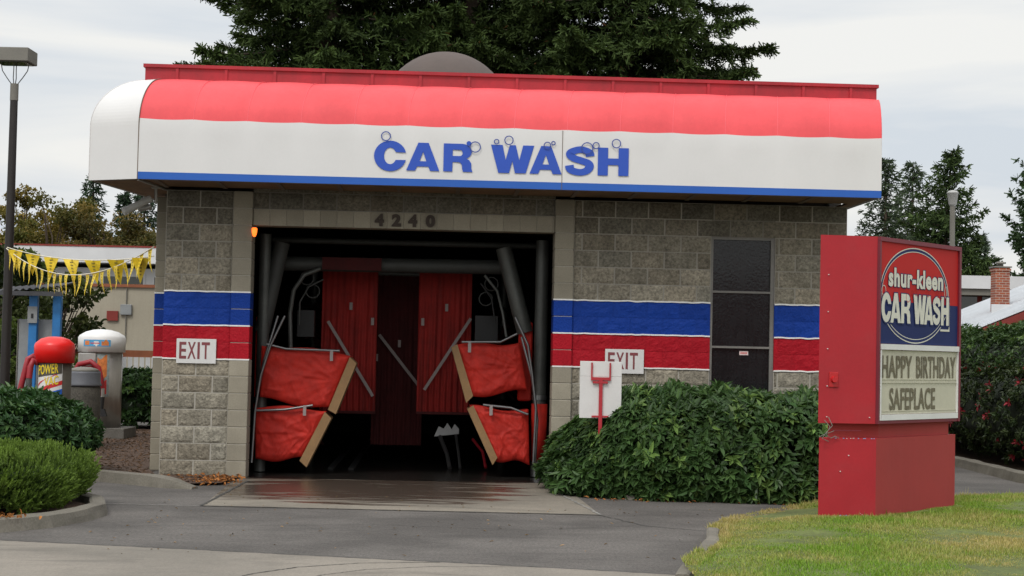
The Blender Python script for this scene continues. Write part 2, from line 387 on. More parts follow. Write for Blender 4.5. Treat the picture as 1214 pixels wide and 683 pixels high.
cn = nd(nt, 'ShaderNodeTexNoise', i_Scale=2.3, i_Detail=7.0, i_Roughness=.5, i_Distortion=.35); L.new(mp.outputs[0], cn.inputs['Vector'])
cr = nd(nt, 'ShaderNodeValToRGB'); e = cr.color_ramp.elements
e[0].position = .38; e[0].color = (.70,.755,.82,1); e[1].position = .60; e[1].color = (.95,.945,.92,1)
em = cr.color_ramp.elements.new(.48); em.color = (.82,.845,.87,1)
L.new(cn.outputs[0], cr.inputs[0])
zr = nd(nt, 'ShaderNodeMapRange', interpolation_type='SMOOTHSTEP'); zr.inputs['From Min'].default_value = .22; zr.inputs['From Max'].default_value = .95; zr.inputs['To Min'].default_value = 1.0; zr.inputs['To Max'].default_value = 1.9; L.new(sep.outputs[2], zr.inputs[0])
br_ = nd(nt, 'ShaderNodeMapRange', interpolation_type='SMOOTHSTEP'); br_.inputs['From Min'].default_value = .2; br_.inputs['From Max'].default_value = -.8; br_.inputs['To Min'].default_value = 1.0; br_.inputs['To Max'].default_value = 1.22; L.new(sep.outputs[1], br_.inputs[0])
mu = nd(nt, 'ShaderNodeMath', operation='MULTIPLY'); L.new(zr.outputs[0], mu.inputs[0]); L.new(br_.outputs[0], mu.inputs[1])
cs = nd(nt, 'ShaderNodeVectorMath', operation='SCALE'); L.new(cr.outputs[0], cs.inputs[0]); L.new(mu.outputs[0], cs.inputs['Scale'])
mxw = nd(nt, 'ShaderNodeMix', data_type='RGBA'); mxw.inputs[0].default_value = .9; L.new(skys.outputs[0], mxw.inputs[6]); L.new(cs.outputs[0], mxw.inputs[7])
L.new(mxw.outputs[2], bg.inputs[0]); bg.inputs[1].default_value = 1.0
sd = bpy.data.lights.new('sun', 'SUN'); sd.energy = 1.35; sd.angle = math.radians(12); sd.color = (1, .965, .92)
so = bpy.data.objects.new('sun', sd); link(so)
sdir = Vector((math.sin(SUN_AZ)*math.cos(SUN_EL), math.cos(SUN_AZ)*math.cos(SUN_EL), math.sin(SUN_EL)))
so.rotation_euler = sdir.to_track_quat('Z', 'Y').to_euler()
scene.view_settings.view_transform = 'Standard'; scene.view_settings.look = 'None'; scene.view_settings.exposure = 0

# ------------------------------------------------------------------ text
def text_mesh(s, W, H, bold=0.0, th=0.004):
    """returns (verts, faces) of the lettering fitted to a W x H box, standing in the x-z plane, facing -y"""
    cu = bpy.data.curves.new('txt', 'FONT'); cu.body = s; cu.offset = bold; cu.extrude = 0; cu.space_character = 1 + 2.2*bold; cu.fill_mode = 'FRONT'; cu.resolution_u = 4
    ob = bpy.data.objects.new('txt', cu); COL.objects.link(ob)
    bpy.context.view_layer.update()
    dg = bpy.context.evaluated_depsgraph_get()
    me = bpy.data.meshes.new_from_object(ob.evaluated_get(dg))
    vs = [v.co.copy() for v in me.vertices]; fs = [tuple(q.vertices) for q in me.polygons]
    bpy.data.objects.remove(ob); bpy.data.curves.remove(cu); bpy.data.meshes.remove(me)
    x0 = min(v.x for v in vs); x1 = max(v.x for v in vs); y0 = min(v.y for v in vs); y1 = max(v.y for v in vs)
    return [((v.x-x0)/(x1-x0)*W, 0, (v.y-y0)/(y1-y0)*H) for v in vs], fs

def add_text(mb, s, x, y, z, W, H, bold=0.0, mi=0):
    v, f = text_mesh(s, W, H, bold)
    mb.add([(px + x, y, pz + z) for px, _, pz in v], f, mi)

def catmull(P, n=8):
    out = []
    for i in range(len(P)-1):
        p0 = P[max(i-1,0)]; p1 = P[i]; p2 = P[i+1]; p3 = P[min(i+2,len(P)-1)]
        for k in range(n):
            t = k/n
            out.append(tuple(.5*((2*p1[j])+(-p0[j]+p2[j])*t+(2*p0[j]-5*p1[j]+4*p2[j]-p3[j])*t*t+(-p0[j]+3*p1[j]-3*p2[j]+p3[j])*t**3) for j in (0,1)))
    out.append(tuple(P[-1])); return out
def ell(cx, cz, rx, rz, a0, a1, n=18):
    return [(cx+rx*math.cos(math.radians(a0+(a1-a0)*i/n)), cz+rz*math.sin(math.radians(a0+(a1-a0)*i/n))) for i in range(n+1)]
def s_glyph():
    sp = catmull([(.85,.66),(.80,.80),(.52,.885),(.22,.80),(.175,.69),(.30,.585),(.55,.51),(.78,.43),(.83,.30),(.72,.165),(.48,.115),(.20,.19),(.14,.345)], 6)
    L_, R_ = [], []
    for i, q in enumerate(sp):
        a_ = sp[max(i-1,0)]; b_ = sp[min(i+1,len(sp)-1)]; dx, dz = b_[0]-a_[0], b_[1]-a_[1]; l = math.hypot(dx,dz); wx, wz = .150, .112
        L_.append((q[0]-dz/l*wx, q[1]+dx/l*wz)); R_.append((q[0]+dz/l*wx, q[1]-dx/l*wz))
    return [L_ + R_[::-1]]
GLYPH = {
 'C': [ell(.5,.5,.5,.5,14,346,30) + ell(.5,.5,.19,.27,332,28,24)],
 'A': [[(0,0),(.27,0),(.325,.15),(.665,.15),(.72,0),(1,0),(.66,1),(.35,1)], [(.40,.34),(.60,.34),(.50,.68)]],
 'R': [[(0,0),(0,1),(.62,1)] + ell(.62,.72,.34,.28,90,-62,10) + [(.88,.42),(.95,.30),(.955,.12),(1,0),(.67,0),(.64,.10),(.635,.22),(.58,.32),(.5,.34),(.31,.34),(.31,0)], [(.31,.56),(.56,.56)] + ell(.56,.67,.09,.11,-80,80,6) + [(.56,.78),(.31,.78)]],
 'W': [[(0,1),(.27,1),(.345,.46),(.435,1),(.575,1),(.66,.46),(.745,1),(1,1),(.815,0),(.565,0),(.50,.44),(.43,0),(.18,0)]],
 'H': [[(0,0),(0,1),(.33,1),(.33,.62),(.67,.62),(.67,1),(1,1),(1,0),(.67,0),(.67,.38),(.33,.38),(.33,0)]],
 'S': s_glyph(),
}
def glyph_mesh(ch, W, H, fat=0.0):
    cu = bpy.data.curves.new('glyph', 'CURVE'); cu.dimensions = '2D'; cu.fill_mode = 'BOTH'
    for c in GLYPH[ch]:
        sp = cu.splines.new('POLY'); sp.points.add(len(c)-1); sp.use_cyclic_u = True
        for i, (x, z) in enumerate(c): sp.points[i].co = (x*W, z*H, 0, 1)
    cu.offset = fat
    ob = bpy.data.objects.new('glyph', cu); COL.objects.link(ob); bpy.context.view_layer.update()
    me = bpy.data.meshes.new_from_object(ob.evaluated_get(bpy.context.evaluated_depsgraph_get()))
    vs = [(v.co.x, 0, v.co.y) for v in me.vertices]; fs = [tuple(q.vertices) for q in me.polygons]
    bpy.data.objects.remove(ob); bpy.data.curves.remove(cu); bpy.data.meshes.remove(me)
    return vs, fs
def add_glyph(mb, ch, x, y, z, W, H, fat=0.0, mi=0):
    if ch == 'S':
        c = GLYPH['S'][0]; n = len(c)//2; L_ = c[:n]; R_ = c[n:][::-1]; v = []
        for (a, b_) in zip(L_, R_):
            d = Vector((a[0]*W-b_[0]*W, a[1]*H-b_[1]*H)); d = d.normalized()*fat if fat else Vector((0,0))
            v += [(a[0]*W+x+d.x, y, a[1]*H+z+d.y), (b_[0]*W+x-d.x, y, b_[1]*H+z-d.y)]
        mb.add(v, [(2*i, 2*i+1, 2*i+3, 2*i+2) for i in range(n-1)], mi); return
    v, f = glyph_mesh(ch, W, H, fat); mb.add([(a+x, y, c+z) for a, _, c in v], f, mi)

def ring(mb, cx, y, cz, rx, rz, wd, mi=0, n=40, a0=0, a1=2*PI):
    v = []
    for i in range(n+1):
        t = a0 + (a1-a0)*i/n
        v.append((cx + (rx-wd)*math.cos(t), y, cz + (rz-wd)*math.sin(t)))
        v.append((cx + rx*math.cos(t), y, cz + rz*math.sin(t)))
    mb.add(v, [(2*i, 2*i+1, 2*i+3, 2*i+2) for i in range(n)], mi)

# ------------------------------------------------------------------ ground
def sheet(name, pts, z, mat, sub=None):
    mb = MB(); mb.add([(x, y, z) for x, y in pts], [tuple(range(len(pts)))])
    return tag(mb.build(name, mat), kind='structure')
sheet('terrain', [(-900,-300),(900,-300),(900,1500),(-900,1500)], -.03, M['terrain'])
sheet('driveway', [(-40,4),(40,4),(40,60),(-40,60)], 0, M['asphalt'])
# public sidewalk in front
sw_edge = [(-30,19.4),(-12,15.42),(-4.07,13.64),(-2.6,13.32),(-1.3,13.02),(0,12.72),(1.23,12.40),(1.5,12.3),(4,11.3),(30,8)]
sheet('sidewalk', [(-30,-2)] + [(30,-2)] + sw_edge[::-1], .004, M['sidewalk'])
def strip(name, pts, wd, z, mat):
    mb = MB(); v = []
    for i, q in enumerate(pts):
        a_ = Vector(pts[max(i-1,0)]); b_ = Vector(pts[min(i+1,len(pts)-1)]); t = (b_-a_).normalized(); nrm = Vector((-t.y, t.x)) * wd * (.7 + .6*random.random())
        v += [(q[0]-nrm.x, q[1]-nrm.y, z), (q[0]+nrm.x, q[1]+nrm.y, z)]
    mb.add(v, [(2*i, 2*i+1, 2*i+3, 2*i+2) for i in range(len(pts)-1)])
    return tag(mb.build(name, mat), kind='structure')
def jit(pts, n=30, amp=.012):
    out = []
    for i in range(len(pts)-1):
        for k in range(n):
            t = k/n
            out.append((pts[i][0]*(1-t)+pts[i+1][0]*t + random.uniform(-amp,amp), pts[i][1]*(1-t)+pts[i+1][1]*t + random.uniform(-amp,amp)))
    out.append(pts[-1]); return out
M['joint'] = surf('joint_dark', (.055,.052,.046), .95, .2)
M['patch_edge'] = surf('patch_edge', (.23,.22,.20), .9, .3, 6)
strip('paving_joint', jit(sw_edge[2:8], 30, .008), .011, .0075, M['joint'])
arc = [(-1.95,11.5),(-1.78,11.95),(-1.52,12.35),(-1.1,12.66),(-.5,12.82)]
strip('paving_joint', jit(arc, 20, .004), .007, .0075, M['joint'])
arc = [(-1.45,11.4),(-1.3,11.95),(-1.02,12.3),(-.55,12.55),(.2,12.66)]
strip('paving_joint', jit(arc, 20, .004), .005, .0075, M['joint'])
strip('paving_joint', jit([(-6,17.05),(-3.05,16.92)], 60, .012), .013, .004, M['patch_edge'])
strip('paving_joint', jit([(-3.05,16.92),(.93,16.85)], 80, .010), .012, .0085, M['joint'])
strip('paving_joint', jit([(-3.06,16.92),(-3.1,20.2)], 60, .010), .016, .0085, M['joint'])
strip('paving_joint', jit([(.93,16.85),(.45,20.3)], 60, .010), .012, .0085, M['patch_edge'])
strip('paving_joint', jit([(.93,16.85),(1.3,15.9),(1.9,15.5),(2.0,15.2)], 30, .015), .008, .004, M['joint'])
strip('crack', jit([(1.9,15.6),(2.2,16.6),(2.9,17.6),(3.2,18.4)], 25, .03), .006, .004, M['joint'])
strip('crack', jit([(-3.4,14.9),(-1.2,15.5),(.2,15.3),(1.2,15.9)], 30, .02), .004, .004, M['joint'])
# apron slab running into the bay
TH = math.radians(2.6); O = Vector((-4.25, 20.61, 0))
def loc(x, y, z=0): return (O.x + x*math.cos(TH) - y*math.sin(TH), O.y + x*math.sin(TH) + y*math.cos(TH), z)
sheet('apron', [(-3.05,16.94),(.93,16.87),loc(4.9,.02)[:2],loc(.95,.02)[:2]], .004, M['apron'])
# mulch bed beside the building
sheet('mulch_bed', [(-14,19.9),(-4.75,19.85),(-3.75,19.25),(-3.3,19.5),loc(1.0,-.02)[:2],loc(-.05,0)[:2],loc(-.3,1.0)[:2],(-4.9,33),(-14,33)], .03, M['mulch'])
# kerbs: rounded-section sweep
def kerb(name, pts, h=.13, wd=.15, seed=0):
    pts = [tuple(q) if len(q) > 2 else (q[0], q[1], 1) for q in pts]; n = len(pts); prof = [(-wd/2-.02, 0),(-wd/2, h*.55),(-wd*.42, h*.9),(-wd*.25, h),(wd*.25, h),(wd*.42, h*.9),(wd/2, h*.55),(wd/2+.01, 0)]
    dense = []
    for i in range(n-1):
        seg = max(2, int((Vector(pts[i+1][:2])-Vector(pts[i][:2])).length/.12))
        for k in range(seg):
            t = k/seg; dense.append([pts[i][j]*(1-t)+pts[i+1][j]*t for j in range(len(pts[i]))])
    dense.append(list(pts[-1])); v = []
    for i, q in enumerate(dense):
        a_ = Vector(dense[max(i-1,0)][:2]); b_ = Vector(dense[min(i+1,len(dense)-1)][:2]); t = (b_-a_).normalized(); nr = Vector((-t.y, t.x))
        hs = q[2] if len(q) > 2 else 1
        for (px, pz) in prof:
            j = (noise.noise(Vector((q[0]*2.3+px*9, q[1]*2.3, pz*9+seed)))) * .012
            v.append((q[0]+nr.x*(px+j), q[1]+nr.y*(px+j), -.01 + (pz*hs + j*.7 if pz > 0 else 0)))
    m = len(prof); mb = MB()
    mb.add(v, [(i*m+k, i*m+k+1, (i+1)*m+k+1, (i+1)*m+k) for i in range(len(dense)-1) for k in range(m-1)], smooth=False)
    mb.add(v[:m], [tuple(range(m))]); mb.add(v[-m:], [tuple(range(m-1,-1,-1))])
    return tag(mb.build(name, M['kerb']), kind='structure')
kerb('kerb', [(-14,14.55),(-9,14.5),(-5.2,14.35),(-4.35,14.2),(-4.02,14.7),(-3.86,15.3),(-3.83,15.85),(-4.0,16.5),(-4.6,17.4),(-5.6,18.2),(-9,18.7)], .13, .16)
kerb('kerb', [(-14,20.4,1),(-6,19.95,1),(-4.7,19.75,1),(-3.95,19.15,1),(-3.72,19.0,.8),(-3.5,18.95,.25)], .14, .17, 3)
sheet('planting_bed', [(-14,14.6),(-5.2,14.42),(-4.4,14.3),(-4.1,14.8),(-3.95,15.7),(-4.1,16.45),(-4.7,17.3),(-5.6,18.1),(-14,18.7)], .05, M['mulch'])
# lawn island on the right
lawn = [(.95,10.2),(1.12,11.3),(1.30,12.30),(1.52,13.0),(1.76,14.0),(1.86,15.0),(2.1,15.8),(2.7,16.9),(3.4,17.9),(4.6,18.8),(6.0,19.45),(9,20.3),(30,22),(30,7.0),(4,9.2)]
kerb('kerb', [(1.27,12.2,.35),(1.46,13.0,.7),(1.70,14.0),(1.80,14.8),(1.86,15.1,.7),(2.06,15.85,.45),(2.64,16.96,.4),(3.34,17.96,.4),(4.55,18.88,.4),(6.0,19.53,.4),(9,20.4,.4),(30,22.1,.4)], .12, .12, 6)
kerb('kerb', [(1.3,18.78),(3.9,18.74)], .06, .10, 12)
sheet('planting_bed', [(.75,20.5),(.8,19.5),(1.1,19.0),(1.5,18.8),(3.95,18.76),(3.95,20.6)], .045, M['mulch'])
kerb('kerb', [(6.9,27.9),(6.95,26),(6.95,22.8),(7.1,21.9),(7.6,21.3),(9,20.9),(30,24)], .15, .17, 9)
sheet('planting_bed', [(7.0,40),(7.0,22.8),(7.2,21.95),(7.7,21.4),(9,21),(30,24.2),(30,40)], .05, M['mulch'])

def inpoly(x, y, poly):
    x = np.asarray(x); y = np.asarray(y); c = np.zeros(len(x), bool); n = len(poly)
    for i in range(n):
        x1, y1 = poly[i]; x2, y2 = poly[(i-1) % n]
        cond = ((y1 > y) != (y2 > y))
        c ^= cond & (x < (x2-x1)*(y-y1)/((y2-y1) + 1e-12) + x1)
    return c
def edge_dist(x, y, poly):
    d = np.full(len(x), 99.)
    n = len(poly)
    for i in range(n):
        ax, ay = poly[i]; bx, by = poly[(i+1) % n]
        L2 = (bx-ax)**2+(by-ay)**2
        t = np.clip(((x-ax)*(bx-ax)+(y-ay)*(by-ay))/L2, 0, 1)
        d = np.minimum(d, np.hypot(x-ax-t*(bx-ax), y-ay-t*(by-ay)))
    return d
def lawn_z(x, y):
    d = edge_dist(x, y, lawn)
    return .085 + .05*np.clip(d/.6, 0, 1) + .012*np.sin(x*2.1+1)*np.cos(y*1.7)
# lawn ground as a fine sheet
def build_lawn():
    st = .12; xs = np.arange(1.2, 12.0, st); ys = np.arange(8.2, 21.6, st)
    X, Y = np.meshgrid(xs, ys); x = X.ravel(); y = Y.ravel()
    ins = inpoly(x, y, lawn); z = np.where(ins, lawn_z(x, y), .0)
    nx = len(xs); V = np.stack([x, y, z], 1); fs = []
    for j in range(len(ys)-1):
        for i in range(nx-1):
            q = (j*nx+i, j*nx+i+1, (j+1)*nx+i+1, (j+1)*nx+i)
            if ins[list(q)].all(): fs.append(q)
    mb = MB(); mb.add(V.tolist(), fs, smooth=True)
    mb.add([(12,8.6,.12),(30,7,.12),(30,21.9,.12),(12,20.4,.12)], [(0,1,2,3)])
    return tag(mb.build('lawn', M['soil']), kind='structure')
build_lawn()

def rot_basis(D):
    """unit side vectors for directions D"""
    upv = np.tile(np.array([0,0,1.]), (len(D),1)); upv[np.abs(D[:,2]) > .95] = [1,0,0]
    S = np.cross(D, upv); S /= np.linalg.norm(S, axis=1, keepdims=True) + 1e-9
    return S, np.cross(S, D)
def unit(a): return a/(np.linalg.norm(a, axis=1, keepdims=True) + 1e-9)

def fbm2(x, y, s, seed=0):
    r = np.zeros(len(x)); amp = 1
    rg = np.random.default_rng(seed)
    for o in range(4):
        for k in range(3):
            th_ = rg.uniform(0, 2*PI); ph = rg.uniform(0, 2*PI)
            r += amp*np.sin((x*math.cos(th_)+y*math.sin(th_))*s*(2**o)*rg.uniform(.7,1.3)+ph)/3
        amp *= .55
    return r

def grass():
    n = 420000
    x = RNG.uniform(1.3, 7.4, n); y = 8.6 + (21.2-8.6)*RNG.uniform(0, 1, n)**.9
    vis = (np.abs(x) < y*.33 + .5) & (y > 10.8)
    ed0 = edge_dist(x, y, lawn)
    k = (inpoly(x, y, lawn) | ((ed0 < .09) & ((y > 15.0) | (y < 13.2)))) & vis & ~inpoly(x, y, [(2.95,15.97),(3.44,16.03),(4.55,17.3),(4.05,17.25)])
    x, y = x[k], y[k]; n = len(x)
    ed = edge_dist(x, y, lawn)
    z = lawn_z(x, y) - .005
    dry = .9*fbm2(x, y, 1.1, 3) + .6*fbm2(x, y, 4.5, 13) + .25 + .45*np.exp(-((x-4.6)**2/1.3 + (y-14.0)**2/.7)) * 3 - .3*np.exp(-((x-2.7)**2/.5+(y-14.2)**2/1.2))*3 + RNG.normal(0,.35,n) + np.where(ed < .1, .5, 0)
    dry = np.clip(.38 + .5*dry, 0, 1)[:, None]
    h = RNG.uniform(.012,.034,n)*(1+.9*np.clip(fbm2(x,y,3.1,8),-1,1)) * np.where(RNG.random(n) < .02, 1.8, 1)
    h = np.where(ed < .12, h*1.6, h)
    a = RNG.uniform(0, 2*PI, n); lean = RNG.uniform(.2, 1.3, n)
    D = unit(np.stack([np.cos(a)*lean, np.sin(a)*lean, np.ones(n)], 1)); b2 = a + PI/2 + RNG.uniform(-.5,.5,n)
    S = np.stack([np.cos(b2), np.sin(b2), np.zeros(n)], 1)*RNG.uniform(.003,.0055,n)[:,None]
    P = np.stack([x,y,z],1)
    V = np.stack([P-S, P+S, P+D*h[:,None]], 1).reshape(-1,3)
    g = np.array([.10,.20,.015]); g2 = np.array([.20,.34,.028]); d = np.array([.42,.33,.14])
    mixg = RNG.random((n,1)); c = (g*(1-mixg)+g2*mixg)*(1-dry) + d*dry
    c *= RNG.uniform(.7,1.25,(n,1))
    C = np.repeat(c, 3, 0)
    tag(np_mesh('grass', V, 3, M['grass'], C), 'short mown green and straw coloured grass on the lawn island', 'grass', kind='stuff')
grass()

# ------------------------------------------------------------------ foliage generators
def leaves(P, D, Nn, Ln, Wd, C, fold=.25, droop=.15):
    """pointed folded leaves. P base, D direction, Nn normal hint"""
    D = unit(D); S = unit(np.cross(D, Nn)); U = np.cross(S, D)
    Ln = Ln[:,None]; Wd = Wd[:,None]
    tip = P + D*Ln - U*Ln*droop
    a1 = P + D*Ln*.30 - U*Ln*droop*.15; a2 = P + D*Ln*.66 - U*Ln*droop*.5
    L1 = a1 - S*Wd*.46 + U*Wd*fold; L2 = a2 - S*Wd*.40 + U*Wd*fold
    R1 = a1 + S*Wd*.46 + U*Wd*fold; R2 = a2 + S*Wd*.40 + U*Wd*fold
    V = np.stack([P, L1, L2, tip, P, tip, R2, R1], 1).reshape(-1,3)
    return V, np.repeat(C, 8, 0)

def hull_points(n, lo, hi, pw=3.5, rough=.06, seed=0, skip_bottom=True, rg=None):
    """points on a lumpy superellipsoid filling the box lo..hi, with outward normals"""
    rg = rg or np.random.default_rng(seed)
    c = (np.array(lo)+np.array(hi))/2; r = (np.array(hi)-np.array(lo))/2
    # sample cube surface by area, then push onto superellipsoid
    q = rg.normal(size=(n*2,3)); q = q/np.abs(q).max(1, keepdims=True)
    A = np.array([r[1]*r[2], r[0]*r[2], r[0]*r[1]]); pr = A/A.sum()
    ax = rg.choice(3, size=n*2, p=pr); q = rg.uniform(-1,1,(n*2,3)); sg = rg.choice([-1,1], size=n*2)
    q[np.arange(n*2), ax] = sg
    if skip_bottom: q = q[~((ax == 2) & (sg < 0))]
    q = q[:n]
    k = (np.abs(q)**pw).sum(1)**(1/pw); u = q/k[:,None]
    N_ = np.sign(u)*np.abs(u)**(pw-1)/r; N_ = unit(N_)
    X = u*r
    lump = (fbm2(X[:,0]+X[:,2]*.7, X[:,1]+X[:,2], 3.2, seed)*.6 + fbm2(X[:,0]-X[:,2], X[:,2]*1.3+X[:,1], 7.5, seed+1)*.4)
    return c + X + N_*(lump*rough)[:,None], N_, lump

def shoots(P, N_, rg, per=7, Ln=.09, Wd=.035, cols=None, tilt=(.5,1.15), depth=None, down=.35, var=.25):
    n = len(P)
    ax = unit(N_ + rg.normal(0,.28,(n,3)) + np.array([0,0,.15]))
    S, U = rot_basis(ax)
    Pb = np.repeat(P, per, 0); Axr = np.repeat(ax, per, 0); Sr = np.repeat(S, per, 0); Ur = np.repeat(U, per, 0)
    m = n*per; ang = np.tile(np.arange(per)*2.4, n) + np.repeat(rg.uniform(0,6.3,n), per) + rg.normal(0,.2,m)
    tl = rg.uniform(tilt[0], tilt[1], m)
    rad = Sr*np.cos(ang)[:,None] + Ur*np.sin(ang)[:,None]
    D = unit(Axr*np.cos(tl)[:,None] + rad*np.sin(tl)[:,None] - np.array([0,0,down])*rg.uniform(.3,1.2,(m,1)))
    Nn = unit(Axr*1.0 - rad*.25 + np.array([0,0,.5]) + rg.normal(0,.15,(m,3)))
    L_ = Ln*rg.uniform(.65,1.25,m); W_ = Wd*rg.uniform(.75,1.25,m)
    base = Pb - Axr*rg.uniform(0,.05,(m,1))
    C = cols(m, n, per, rg)
    return leaves(base, D, Nn, L_, W_, C)

def core_mesh(name, lo, hi, pw, parent, shrink=.13, seed=0):
    mb = MB(); c = [(lo[i]+hi[i])/2 for i in range(3)]; r = [max((hi[i]-lo[i])/2-shrink, .05) for i in range(3)]
    nu, nv = 40, 20; v = []
    for j in range(nv+1):
        ph = -PI/2 + PI*j/nv
        for i in range(nu):
            th_ = 2*PI*i/nu
            d = Vector((math.cos(ph)*math.cos(th_), math.cos(ph)*math.sin(th_), math.sin(ph)))
            m = max(abs(d.x), abs(d.y), abs(d.z)); q = d/m
            k = (abs(q.x)**pw+abs(q.y)**pw+abs(q.z)**pw)**(1/pw); u = q/k
            b = 1 + .05*noise.noise(Vector((u.x*4, u.y*4, u.z*4+seed)))
            v.append((c[0]+u.x*r[0]*b, c[1]+u.y*r[1]*b, c[2]+u.z*r[2]*b))
    mb.add(v, [(j*nu+i, j*nu+(i+1) % nu, (j+1)*nu+(i+1) % nu, (j+1)*nu+i) for j in range(nv) for i in range(nu)], smooth=True)
    return mb.build(name, M['core'], parent)

def colfn(c1, c2, new=None, pnew=.1, dark=.25):
    c1 = np.array(c1); c2 = np.array(c2)
    def f(m, n, per, rg):
        s = np.repeat(rg.random((n,1)), per, 0)*.6 + rg.random((m,1))*.4
        c = c1*(1-s) + c2*s
        if new is not None:
            k = np.repeat(rg.random(n) < pnew, per); c[k] = np.array(new)*rg.uniform(.7,1.2,(k.sum(),1))
        return c*rg.uniform(1-dark, 1+dark, (m,1))
    return f

def rotz(V, cen, ang):
    c, s = math.cos(ang), math.sin(ang); x = V[:,0]-cen[0]; y = V[:,1]-cen[1]
    V = V.copy(); V[:,0] = cen[0]+x*c-y*s; V[:,1] = cen[1]+x*s+y*c
    return V

def hedge(name, lo, hi, n, label, cat, cols, Ln=.09, Wd=.035, per=7, pw=3.2, rough=.08, seed=0, group=None, down=.35, second=None, stems=True, taper=None, var=0):
    cx, cy = (lo[0]+hi[0])/2, (lo[1]+hi[1])/2
    root = empty(name, (cx, cy, 0)); tag(root, label, cat, group)
    rg = np.random.default_rng(seed); o3 = np.array([cx,cy,0])
    P, N_, lump = hull_points(n, lo, hi, pw, rough, seed, rg=rg)
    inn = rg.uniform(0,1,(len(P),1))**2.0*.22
    V, C = shoots(P - N_*inn, N_, rg, per, Ln, Wd, cols, down=down)
    if taper:
        f_ = np.clip(V[:,2]/hi[2], 0, 1.1)**1.8
        V[:,0] += taper[0]*f_*np.clip((lo[0]+1.6-V[:,0])/1.6, 0, 1); V[:,1] += taper[1]*f_*np.clip((hi[1]-V[:,1])/(hi[1]-lo[1]), 0, 1)
        V[:,1] += .40*np.clip((lo[0]+1.3-V[:,0])/1.3, 0, 1)
        V[:,2] -= .46*np.clip((lo[0]+.9-V[:,0])/.9, 0, 1)*f_
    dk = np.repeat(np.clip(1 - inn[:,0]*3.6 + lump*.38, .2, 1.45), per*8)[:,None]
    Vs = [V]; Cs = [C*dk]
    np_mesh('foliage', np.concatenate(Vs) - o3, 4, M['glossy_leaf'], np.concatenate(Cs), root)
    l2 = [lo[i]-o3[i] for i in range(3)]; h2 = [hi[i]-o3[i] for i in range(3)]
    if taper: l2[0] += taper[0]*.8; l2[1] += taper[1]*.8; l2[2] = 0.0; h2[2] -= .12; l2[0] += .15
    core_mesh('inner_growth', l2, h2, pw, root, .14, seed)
    if stems:
        for k in range(14):
            mb = MB()
            x = rg.uniform(l2[0]*.8, h2[0]*.8); y = rg.uniform(l2[1]*.7, h2[1]*.7)
            mb.tube([(x,y,0),(x+rg.normal(0,.05),y+rg.normal(0,.05),.2+lo[2]),(x+rg.normal(0,.15),y+rg.normal(0,.15),hi[2]*.6)], [.015,.012,.008], 6)
            mb.build('stem', M['bark'], root)
    return root

# hedge before the right-hand wall
hedge('hedge', (.40,18.55,-.05), (3.95,20.5,1.15), 5600, 'broad dark green laurel hedge under the tall window, beside the red pylon', 'hedge',
      colfn((.024,.056,.016),(.058,.105,.030),(.11,.18,.045),.12,.35), .135, .050, 7, 4.5, .15, 21, taper=(.45,.55), var=.5)
hedge('laurel_bush', (-8.9,18.4,.05), (-4.95,21.9,1.0), 4600, 'dark green laurel shrub behind the clipped juniper at left', 'shrub',
      colfn((.022,.058,.020),(.045,.09,.03),(.07,.13,.04),.08,.3), .11, .042, 7, 2.4, .12, 31)
hedge('back_hedge', (-8.2,31.2,0), (-4.9,33.0,1.15), 2600, 'low dark green hedge in the distance between the white vacuum and the block pier', 'hedge',
      colfn((.020,.050,.015),(.045,.085,.025),(.08,.14,.03),.06,.3), .11, .045, 7, 3, .1, 41)
hedge('far_shrub', (7.15,21.6,.05), (11.5,36,1.62), 9000, 'dark reddish green shrub row in front of the tall hedge, right of the pylon', 'shrub',
      colfn((.022,.040,.016),(.05,.065,.022),(.26,.02,.03),.055,.35), .085, .035, 7, 4, .12, 51)
hedge('tall_hedge', (7.7,23.6,.05), (12.5,37,2.22), 9000, 'tall green hedge with an uneven top beneath the red house roof', 'hedge',
      colfn((.032,.065,.022),(.065,.11,.035),(.09,.14,.04),.08,.3), .095, .038, 7, 4, .16, 52)

